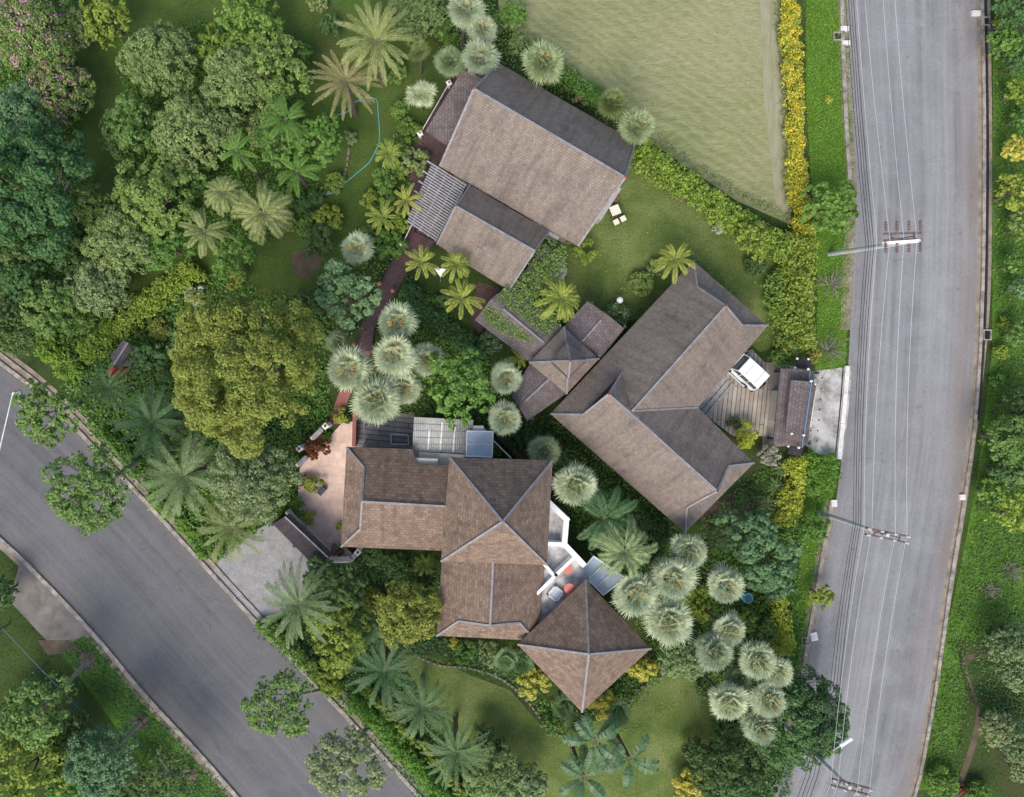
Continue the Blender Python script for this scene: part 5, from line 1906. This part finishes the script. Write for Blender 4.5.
def scatter(polys, per_m2, avoid=()):
    out = []
    for poly in polys:
        xs = [p[0] for p in poly]; ys = [p[1] for p in poly]
        n = int((max(xs) - min(xs)) * (max(ys) - min(ys)) * S * S * per_m2)
        X = rng.uniform(min(xs), max(xs), n); Y = rng.uniform(min(ys), max(ys), n)
        for x, y in zip(X, Y):
            if in_poly((x, y), poly) and not any(in_poly((x, y), a) for a in avoid): out.append((x, y))
    return np.array(out)

def cover(name, polys, per_m2, col, h, leaf, per=5, avoid=(), spread=.22, z0=0.0):
    pts = scatter(polys, per_m2, avoid)
    if len(pts) == 0: return
    k = S
    W = np.stack([(pts[:, 0] - 512) * k, (398.5 - pts[:, 1]) * k], 1)
    C = np.repeat(W, per, 0)
    n = len(C)
    mound = np.repeat(rng.uniform(.35, 1, len(pts)), per)
    C3 = np.stack([C[:, 0] + rng.normal(size=n) * spread, C[:, 1] + rng.normal(size=n) * spread, z0 + .03 + h * mound * rng.uniform(.3, 1, n)], 1)
    N = unit(np.stack([rng.normal(size=n) * .5, rng.normal(size=n) * .5, np.ones(n)], 1))
    o = link(name, quad_mesh(name, leaf_quads(C3, N, leaf), F[col]))
    o['kind'] = 'stuff'
    return o
houses_px = [[(425, 131), (463, 66), (500, 60), (637, 142), (578, 248), (540, 250), (508, 292), (405, 240)],
             [(548, 414), (693, 258), (770, 325), (700, 405), (756, 463), (686, 534)],
             [(340, 548), (346, 446), (355, 412), (414, 412), (475, 418), (553, 460), (550, 500), (600, 560), (652, 648), (582, 714), (517, 645), (436, 637), (441, 552)],
             [(475, 320), (513, 282), (563, 326), (587, 300), (626, 328), (527, 422), (510, 398), (529, 362)],
             [(386, 270), (409, 229), (437, 243), (411, 268), (374, 352), (356, 350)]]
patio_px = [[(342, 421), (355, 421), (355, 447), (346, 447), (341, 548), (352, 560), (330, 560), (300, 535), (290, 510), (298, 496), (298, 468), (324, 440)],
            [(222, 556), (272, 522), (320, 572), (300, 596), (262, 632), (212, 574)]]
AV = houses_px + patio_px
beds_nw = [[(0, 0), (60, 0), (82, 110), (60, 150), (110, 210), (130, 300), (45, 350), (0, 350)],
           [(120, 40), (230, 20), (300, 90), (320, 200), (270, 240), (110, 250), (125, 100)],
           [(45, 350), (190, 265), (330, 320), (330, 420), (300, 450), (300, 510), (272, 520), (215, 560), (150, 495), (100, 440)]]
beds_mid = [[(372, 350), (410, 275), (480, 345), (520, 420), (560, 420), (690, 540), (650, 560), (600, 560), (555, 500), (553, 460), (475, 418), (400, 415)],
            [(600, 555), (690, 535), (760, 470), (800, 450), (800, 690), (720, 760), (700, 690), (670, 660), (640, 700), (600, 715), (560, 735), (520, 690), (580, 714), (652, 648)]]
beds_s = [[(322, 575), (345, 558), (440, 555), (437, 637), (520, 645), (540, 700), (500, 675), (430, 652), (400, 660), (430, 710), (480, 760), (500, 830), (450, 830), (350, 712), (262, 632), (300, 596)],
          [(690, 760), (770, 700), (800, 720), (780, 830), (660, 830)]]
bed_h1 = [[(400, 110), (425, 130), (440, 170), (410, 225), (360, 340), (330, 300), (365, 240), (380, 180)], [(500, 20), (555, 60), (640, 135), (650, 165), (630, 150), (500, 62), (440, 60), (440, 0), (490, 0)]]
cover('undergrowth', beds_nw, 14, 'green', .5, .22, 6, AV)
cover('undergrowth', beds_mid, 11, 'green', .45, .2, 6, AV)
cover('undergrowth', beds_s, 11, 'deep', .5, .2, 6, AV)
cover('undergrowth', bed_h1, 8, 'mid', .5, .2, 6, AV)
vw = [[(806, 0), (843, 0), (851, 150), (850, 230), (846, 320), (843, 368), (817, 373), (818, 300), (812, 200)], [(806, 452), (836, 458), (834, 480), (823, 540), (812, 610), (802, 690), (786, 740), (786, 650), (800, 560)]]
ve = [[(995, 60), (1040, 60), (1040, 640), (985, 640), (960, 640), (970, 690), (955, 780), (922, 780), (944, 650), (965, 560), (982, 470), (995, 350)]]
# fallen leaves and clippings on the lawns
cover('ground_cover', vw, 42, 'vergebright', .12, .10, 6)
cover('ground_cover', ve, 22, 'verge', .18, .14, 5)
cover('ground_cover', [[(62, 650), (92, 636), (150, 705), (200, 760), (238, 800), (225, 810), (170, 790), (120, 720)]], 30, 'deep', .16, .13, 5)
cover('ground_cover', [[(975, 640), (1040, 600), (1040, 720), (985, 745), (978, 700)]], 14, 'deep', .2, .16, 5)
cover('flowers', vw, .9, 'yellowflower', .22, .10, 2, spread=.05)
cover('flowers', ve, .35, 'yellowflower', .24, .10, 2, spread=.05)
cover('creepers', [[(478, 322), (500, 296), (515, 286), (560, 250), (550, 300), (556, 325), (530, 345), (505, 340)]], 34, 'mid', .30, .16, 5, z0=3.0, spread=.12)
cover('creepers', [[(500, 290), (545, 244), (560, 262), (530, 300)]], 26, 'mid', .3, .15, 5, z0=2.5, spread=.12)

ragged = [[(500, 18), (560, 66), (640, 131), (735, 196), (791, 221), (789, 213), (737, 190), (643, 124), (563, 58), (505, 10)], [(779, 0), (787, 120), (792, 222), (786, 222), (782, 120), (774, 0)]]
cover('long_grass', ragged, 26, 'pale', .22, .13, 5, spread=.12)
cover('long_grass', [[(590, 165), (600, 160), (640, 320), (630, 322)], [(688, 262), (700, 258), (772, 325), (762, 352), (756, 330)], [(520, 720), (600, 735), (690, 690), (700, 660), (710, 680), (640, 730), (560, 745)]], 10, 'mid', .12, .10, 5, spread=.15)

cover('fallen_leaves', [[(560, 170), (640, 160), (785, 250), (770, 350), (620, 310), (545, 250)], [(410, 660), (520, 690), (600, 735), (700, 680), (690, 790), (480, 790)], [(500, 10), (560, 64), (640, 131), (780, 200), (778, 0)]], .5, 'gold', .02, .09, 1, spread=.1, z0=0.0)
cover('fallen_leaves', [[(852, 0), (872, 0), (876, 180), (862, 420), (845, 560), (815, 690), (806, 680), (850, 330)], [(955, 0), (975, 0), (975, 300), (958, 480), (930, 660), (915, 650), (955, 420)], [(100, 460), (262, 635), (240, 650), (80, 480)], [(300, 470), (342, 440), (340, 545), (318, 545)]], .45, 'drypalm', .01, .09, 1, spread=.1, z0=.03)
# ------------------------------------------------------------------ poles and wires
def pole(base, top, ht, arm_a, arm_b, label, arms=2, strain=False):
    """leaning concrete pole; the crossarm runs between two picture points at height ht"""
    g = P(*base)
    t_ = thing('utility_pole', label, 'utility pole', (g.x, g.y, 0))
    tp = P(*top, ht) - Vector((g.x, g.y, 0))
    mb = MB()
    mb.tube([(0, 0, 0), tp * .5, tp], [.17, .145, .11], 10)
    mb.build('shaft', M['pole'], t_)
    o = Vector((g.x, g.y, 0))
    A_, B_ = P(*arm_a, ht - .3) - o, P(*arm_b, ht - .3) - o
    d = (B_ - A_).normalized()
    n = Vector((-d.y, d.x, 0))
    for s_ in (-1, 1):
        m = MB(); m.beam(A_ + n * .19 * s_, B_ + n * .19 * s_, .10, .12); m.build('crossarm', M['arm'], t_)
    br = MB()
    for k in (.2, .8):
        c = A_ + (B_ - A_) * k
        br.beam(c - n * .24, c + n * .24, .05, .05)
        br.beam(c - Vector((0, 0, .02)), A_ + (B_ - A_) * .5 - Vector((0, 0, .7)), .05, .05)
    br.build('brace', M['arm'], t_)
    att = []
    for k in (.04, .34, .66, .96):
        c = A_ + (B_ - A_) * k
        if strain:
            for sy in (-1, 1):
                ins = MB()
                for j in range(4):
                    y = sy * (.42 + .14 * j)
                    ins.tube([c + Vector((0, y - .03, .02)), c + Vector((0, y + .03, .02))], .085, 8)
                ins.tube([c + Vector((0, sy * .2, .02)), c + Vector((0, sy * .95, .02))], .02, 5)
                ins.build('insulator', M['arm'], t_)
        else:
            for sy in (-1, 1):
                ins = MB()
                ins.lathe((c.x + n.x * .19 * sy, c.y + n.y * .19 * sy, c.z + .06), [(.03, 0), (.085, .05), (.05, .1), (.08, .15), (.03, .22)], 9)
                ins.build('insulator', M['porcelain'], t_)
        att.append(c + o + Vector((0, 0, .2)))
    return t_, att
p1, at1 = pole((829, 254), (919, 240.5), 8.8, (884, 237), (921.5, 236), 'upper utility pole leaning over the road, with strings of dark strain insulators', strain=True)
p2, at2 = pole((818, 512), (888, 535.5), 7.6, (866, 531), (908, 539.5), 'middle utility pole of the road with a rusty double crossarm')
p3, at3 = pole((781, 722), (850, 788), 8.2, (831, 782), (870, 792), 'lowest utility pole rising beside the big dark tree')
m = MB(); a, b = P(882, 243.5, 8.2), P(918, 241, 8.9); m.beam(a - p1.location, b - p1.location, .17, .16); m.build('pole_top', M['white'], p1)

def wire(pts, r, mat, label, group, name):
    out = []
    for a, b in zip(pts, pts[1:]):
        L = (b - a).length
        for i in range(10):
            t = i / 10
            out.append(a + (b - a) * t - Vector((0, 0, 4 * t * (1 - t) * .018 * L)))
    out.append(pts[-1])
    m = MB(); m.tube(out, r, 5)
    o = m.build(name, M[mat], origin=tuple(out[0]))
    tag(o, label, 'cable', group)
top_x = [864, 872.5, 891, 903]
wx1 = [877, 890, 904, 917]
order = ['leftmost', 'second', 'third', 'rightmost']
wx2 = [864, 872, 895.5, 907]
wy3 = [(835, 781), (0, 0), (858, 789), (869.5, 791.5)]
w3 = [(836.5, 690), (844, 690), (869, 690), (880, 690)]
for i in range(4):
    a0 = P(top_x[i], 0, 8.4)
    a1 = P(wx1[i], 240, 8.7)
    far = a1 + (a0 - a1) * 3.0
    a2 = P(wx2[i], 534 if i > 1 else 528, 7.6)
    a3 = P(w3[i][0], w3[i][1], 7.7)
    d = (a3 - a2).normalized()
    a4 = P([831, 838, 857.5, 869.5][i], [783, 784, 789, 791][i], 8.1)
    end = P([790, 800, 815, 828][i], 900, 8.0)
    wire([far, a1, a2, a4, end], .0105, 'wire', 'bright overhead wire along the road, %s of the four' % ['leftmost', 'second from left', 'third from left', 'rightmost'][i], 'bright overhead wires', 'power_line')
cx_top = [853, 856, 858.5, 861]
for i in range(4):
    a0 = P(cx_top[i], 0, 6.2)
    a1 = P(866 + i * 2.6, 245, 6.6)
    far = a1 + (a0 - a1) * 3.0
    a2 = P(853.5 + i * 2.4, 523, 5.8)
    a3 = P(830 + i * 3.2, 690, 5.8)
    a4 = P(806 + i * 4, 775, 5.8)
    end = P(765 + i * 5, 900, 5.8)
    wire([far, a1, a2, a3, a4, end], .016 + .004 * (i % 2), 'cable', 'dark hanging cable along the left side of the road, %s of the four' % ['outermost left', 'second from left', 'third from left', 'innermost right'][i], 'dark overhead cables', 'overhead_cable')

# street lamp at the lowest pole
g = P(826, 752)
sl = thing('street_lamp', 'white street lamp head poking out of the big dark tree over the road', 'street lamp', (g.x, g.y, 0))
o_ = Vector((g.x, g.y, 0))
pt = P(833, 750, 5.6) - o_
m = MB(); m.tube([(0, 0, 0), pt * .6, pt, P(841, 745.5, 6.0) - o_], [.08, .07, .05, .04], 8); m.build('shaft', M['metal'], sl)
a, b = P(840, 746, 6.0) - o_, P(851.5, 738, 6.1) - o_
m = MB(); m.beam(a, b, .22, .12); m.beam(a + (b - a) * .2 + Vector((0, 0, .07)), a + (b - a) * .95 + Vector((0, 0, .07)), .16, .05); m.build('lamp_head', M['white'], sl)
m = MB(); m.beam(a + (b - a) * .3 - Vector((0, 0, .08)), b - (b - a) * .1 - Vector((0, 0, .08)), .16, .04); m.build('lens', M['glass'], sl)
# thin lamp reaching over the left road
g = P(-22, 546)
sl = thing('street_lamp', 'thin white street lamp arm reaching over the left road by the upper street tree', 'street lamp', (g.x, g.y, 0))
o_ = Vector((g.x, g.y, 0))
pa_, pb_, pc_ = P(0, 448, 6.2) - o_, P(12.5, 394.5, 6.6) - o_, P(21, 393, 6.55) - o_
p0 = P(-22, 540, 5.4) - o_
m = MB(); m.tube([(0, 0, 0), p0 * .8, p0, pa_, pb_], [.1, .08, .06, .045, .04], 8); m.build('shaft', M['metal'], sl)
m = MB(); m.beam(pb_, pc_, .2, .12); m.build('lamp_head', M['white'], sl)

# ------------------------------------------------------------------ the white off-roader under the eave
cc = P(743.5, 367, 1.0)
ang = math.atan2(19.6, -16) # nose towards the house (picture up-left)
car = thing('parked_car', 'white boxy off-road car with its bonnet under the tiled eave on the wooden drive', 'car', (cc.x, cc.y, .05), math.atan2(20.4, -22))
car.scale = (.86, .86, .92)
Lc, Wc = 3.9, 1.62
bm_ = bmesh.new()
prof = [(-1.92, .45), (-1.95, .75), (-1.93, 1.02), (-.2, 1.04), (.55, 1.06), (.62, 1.05), (1.85, .98), (1.95, .85), (1.95, .45)]
def loft(bm, prof, w0, w1, zmid):
    vl = [bm.verts.new((x, -(w0 if z < zmid else w1) / 2, z)) for x, z in prof]
    vr = [bm.verts.new((x, (w0 if z < zmid else w1) / 2, z)) for x, z in prof]
    n = len(prof)
    for i in range(n):
        j = (i + 1) % n
        bm.faces.new((vl[i], vl[j], vr[j], vr[i]))
    bm.faces.new(vl[::-1]); bm.faces.new(vr)
loft(bm_, prof, Wc, Wc * .97, .9)
bmesh.ops.bevel(bm_, geom=bm_.edges[:], offset=.05, segments=2, affect='EDGES')
bmesh.ops.recalc_face_normals(bm_, faces=bm_.faces)
me = bpy.data.meshes.new('body'); bm_.to_mesh(me); bm_.free(); me.materials.append(M['carpaint'])
body = link('body', me, car)
# glasshouse with an open rectangular outline
bm_ = bmesh.new()
cab = [(-1.85, 1.0), (-1.72, 1.62), (.30, 1.64), (.66, 1.02)]
loft(bm_, cab, Wc * .95, Wc * .86, 1.3)
bmesh.ops.bevel(bm_, geom=bm_.edges[:], offset=.03, segments=2, affect='EDGES')
bmesh.ops.recalc_face_normals(bm_, faces=bm_.faces)
me = bpy.data.meshes.new('windows'); bm_.to_mesh(me); bm_.free(); me.materials.append(M['glass'])
link('windows', me, car)
bm_ = bmesh.new()
rf = [(-1.80, 1.62), (-1.78, 1.69), (-.75, 1.73), (.28, 1.70), (.34, 1.62)]
loft(bm_, rf, Wc * .88, Wc * .84, 1.66)
bmesh.ops.bevel(bm_, geom=bm_.edges[:], offset=.02, segments=2, affect='EDGES')
bmesh.ops.recalc_face_normals(bm_, faces=bm_.faces)
me = bpy.data.meshes.new('roof'); bm_.to_mesh(me); bm_.free(); me.materials.append(M['carpaint'])
rfo = link('roof', me, car)
m = MB()
for x in (-1.25, -.28): m.box((x, 0, 1.715), (.035, Wc * .8, .03))
m.build('roof_groove', M['slat'], rfo)
m = MB()
for x0, x1 in ((-1.8, -1.72), (-.98, -.9), (-.2, -.12)):
    for sy in (-1, 1):
        m.beam((x0, sy * Wc * .48, 1.02), (x1, sy * Wc * .44, 1.64), .07, .05)
for sy in (-1, 1): m.beam((.66, sy * Wc * .475, 1.04), (.30, sy * Wc * .435, 1.64), .07, .06)
m.build('pillar', M['carpaint'], car)
m = MB(); m.box((1.2, 0, 1.07), (1.0, 1.2, .05), taper=.9); m.build('bonnet', M['carpaint'], car)
for sy in (-1, 1):
    m = MB(); m.lathe((0, 0, 0), [(.02, 0), (.09, .01), (.1, .05), (.02, .06)], 12)
    o = m.build('headlight', M['white'], car); o.location = (1.94, sy * .6, .8); o.rotation_euler = (0, math.pi / 2, 0)
    m = MB(); m.box((.58, sy * 1.0, 1.12), (.10, .2, .16)); m.build('mirror', M['black'], car)
    m = MB(); m.beam((-1.3, sy * .93, .42), (1.0, sy * .93, .42), .14, .05); m.build('side_step', M['metal'], car)
    for x in (-1.2, 1.25):
        m = MB(); m.tube([(x, sy * .64, .36), (x, sy * .88, .36)], .36, 20); w = m.build('wheel', M['black'], car)
        m = MB(); m.tube([(x, sy * .85, .36), (x, sy * .895, .36)], .2, 14); m.build('rim', M['metal'], w)
m = MB(); m.box((1.99, 0, .5), (.14, 1.7, .16)); m.build('front_bumper', M['black'], car)
m = MB(); m.box((-1.98, 0, .5), (.12, 1.7, .16)); m.build('rear_bumper', M['black'], car)
m = MB(); m.tube([(-2.0, 0, .92), (-2.16, 0, .92)], .33, 20); m.build('spare_wheel', M['black'], car)

# ------------------------------------------------------------------ garden furniture and small things
def table(px, py, sz, h, label, rot, name='garden_table', cat='table', mat='cream'):
    p = P(px, py, h)
    t_ = thing(name, label, cat, (p.x, p.y, 0), rot)
    m = MB(); m.box((0, 0, h - .04), (sz, sz, .08), taper=.97); m.build('top', M[mat], t_)
    for sx in (-1, 1):
        for sy in (-1, 1):
            m = MB(); m.box((sx * sz * .42, sy * sz * .42, (h - .08) / 2), (.05, .05, h - .08)); m.build('leg', M['darkwood'], t_)
table(615.4, 210, .66, .72, 'square cream garden table on the lawn by the east gable', math.radians(22))
table(616.4, 221.8, .38, .44, 'cream stool nearest the house beside the square garden table', math.radians(28), 'stool', 'stool')
table(623.3, 218.5, .38, .44, 'cream stool on the lawn side of the square garden table', math.radians(28), 'stool', 'stool')
def pot(px, py, r, label, mat, plant=None, jar=False):
    p = P(px, py, r)
    t_ = thing('water_jar' if jar else 'plant_pot', label, 'jar' if jar else 'pot', (p.x, p.y, 0))
    m = MB()
    m.lathe((0, 0, 0), [(r * .6, 0), (r * .95, r * .6), (r, r * 1.1), (r * .72, r * 1.6), (r * .85, r * 1.75), (r * .7, r * 1.75), (r * .62, r * 1.55), (.02, r * 1.5)], 20)
    m.build('bowl', M[mat], t_)
    m = MB(); m.lathe((0, 0, r * 1.5), [(r * .62, 0), (r * .6, .02)], 16); m.build('rim' if jar else 'soil', M['soil'] if not jar else M['glass'], t_)
    if plant:
        L = np.array([[0, 0, r * 2, r * .9], [r * .4, 0, r * 2.3, r * .6], [-r * .3, r * .3, r * 2.4, r * .6]])
        link('plant', quad_mesh('plant', lobes_leaves(L, 160, .1), F[plant]), t_)
pot(615.4, 199, .22, 'dark red tub on the lawn beside the square garden table', 'redplank')
pot(699.5, 204.5, .24, 'teal glazed pot at the foot of the diagonal hedge', 'teal', jar=True)
pot(746.5, 597, .40, 'large teal glazed jar beside the blue-green trees', 'teal', jar=True)
pot(561, 254.5, .26, 'terracotta plant pot below the south corner of the gabled house', 'terracotta', 'green')
pot(415, 205, .24, 'orange pot left of the slatted pergola', 'terracotta', 'gold')
p = P(679, 197.6)
m = MB(); m.lathe((0, 0, 0), [(.42, 0), (.40, .06), (.2, .1), (.02, .11)], 12); o = m.build('stepping_stone', M['mulch']); o.location = (p.x, p.y, 0); o.scale = (1.2, .7, 1)
tag(o, 'flat dark stone on the lawn below the diagonal hedge', 'stone')
# air conditioner
p = P(552.5, 235, .5)
ac = thing('air_conditioner', 'white air conditioner with reddish slatted top beside the gabled house', 'air conditioner', (p.x, p.y, 0), math.radians(-28))
m = MB(); m.box((0, -.06, .45), (.95, .34, .72)); m.build('casing', M['white'], ac)
m = MB()
for k in range(5): m.box((-.36 + k * .18, .22, .84), (.1, .22, .04))
m.build('slat_top', M['redplank'], ac)
m = MB()
for sx in (-1, 1): m.box((sx * .35, 0, .05), (.1, .34, .1))
m.build('foot', M['slat'], ac)
# white awning by the areca palms
aw = thing('awning', 'small white awning between the areca palms under the lower gable', 'awning')
pts = [P(434, 268, 2.4), P(446, 269, 2.4), P(440.5, 277, 2.2)]
m = MB(); m.slab(pts, .03); m.build('cloth', M['white'], aw)
m = MB()
for q_ in pts: m.box((q_.x, q_.y, q_.z / 2 - .02), (.04, .04, q_.z - .05))
m.build('post', M['metal'], aw)
# coral tables on the terrace
for (x, y, r, lb) in ((567.6, 569, .33, 'coral red round table on the terrace, the upper of two'), (569.5, 588.6, .35, 'coral red round table on the terrace, beside the small pyramid roof')):
    p = P(x, y, 4.2)
    t_ = thing('round_table', lb, 'table', (p.x, p.y, 3.5))
    m = MB(); m.lathe((0, 0, .66), [(r * .9, 0), (r, .02), (r, .045), (r * .93, .06)], 24); m.build('tabletop', M['coral'], t_)
    m = MB(); m.lathe((0, 0, 0), [(.2, 0), (.19, .03), (.035, .06), (.03, .66)], 12); m.build('pedestal', M['metal'], t_)
# navy lounger on the patio
p = P(322, 490.6, .3)
t_ = thing('bench', 'small dark navy slatted bench standing on the pink patio', 'bench', (p.x, p.y, .05), math.radians(48))
m = MB()
for k in range(4): m.box((0, -.15 + k * .1, .42), (.62, .08, .035))
m.build('seat', M['navy'], t_)
for sx in (-1, 1):
    m = MB(); m.box((sx * .26, 0, .2), (.05, .36, .4)); m.build('leg', M['navy'], t_)
# garden hose
def hose_pts(l): return [P(x, y, .03) for x, y in smooth_line(l, 4)]
m = MB(); m.tube(hose_pts([(336, 115), (345, 113), (352, 108), (356, 101), (366, 101), (364, 98), (376, 99), (378, 110), (379.5, 139), (375, 152), (368.6, 163), (357, 173), (345, 183), (332, 193), (319.5, 195)]), .034, 6)
o = m.build('garden_hose', M['hose'])
tag(o, 'long teal garden hose curling across the lawn left of the gabled house', 'hose')
# teal wire fence bottom left
wf = thing('wire_fence', 'teal railed wire fence running diagonally through the bottom left trees', 'fence')
fl = [(2, 628), (40, 668), (75, 704), (115, 746), (158, 800)]
for off, z in ((0, 1.5), (0, 1.05), (0, .6)):
    m = MB()
    for a, b in zip(fl, fl[1:]): m.tube([P(*a, z), P(*b, z)], .03, 6)
    m.build('rail', M['tealrail'], wf)
for x, y in fl:
    m = MB(); p = P(x, y, .8); m.box((p.x, p.y, .8), (.08, .08, 1.6)); m.build('post', M['tealrail'], wf)
# bird over the upper road
p = P(876, 84, 8.9)
b_ = thing('bird', 'tiny dark bird perched on the second overhead wire at the top', 'bird', tuple(p), .6) if False else None
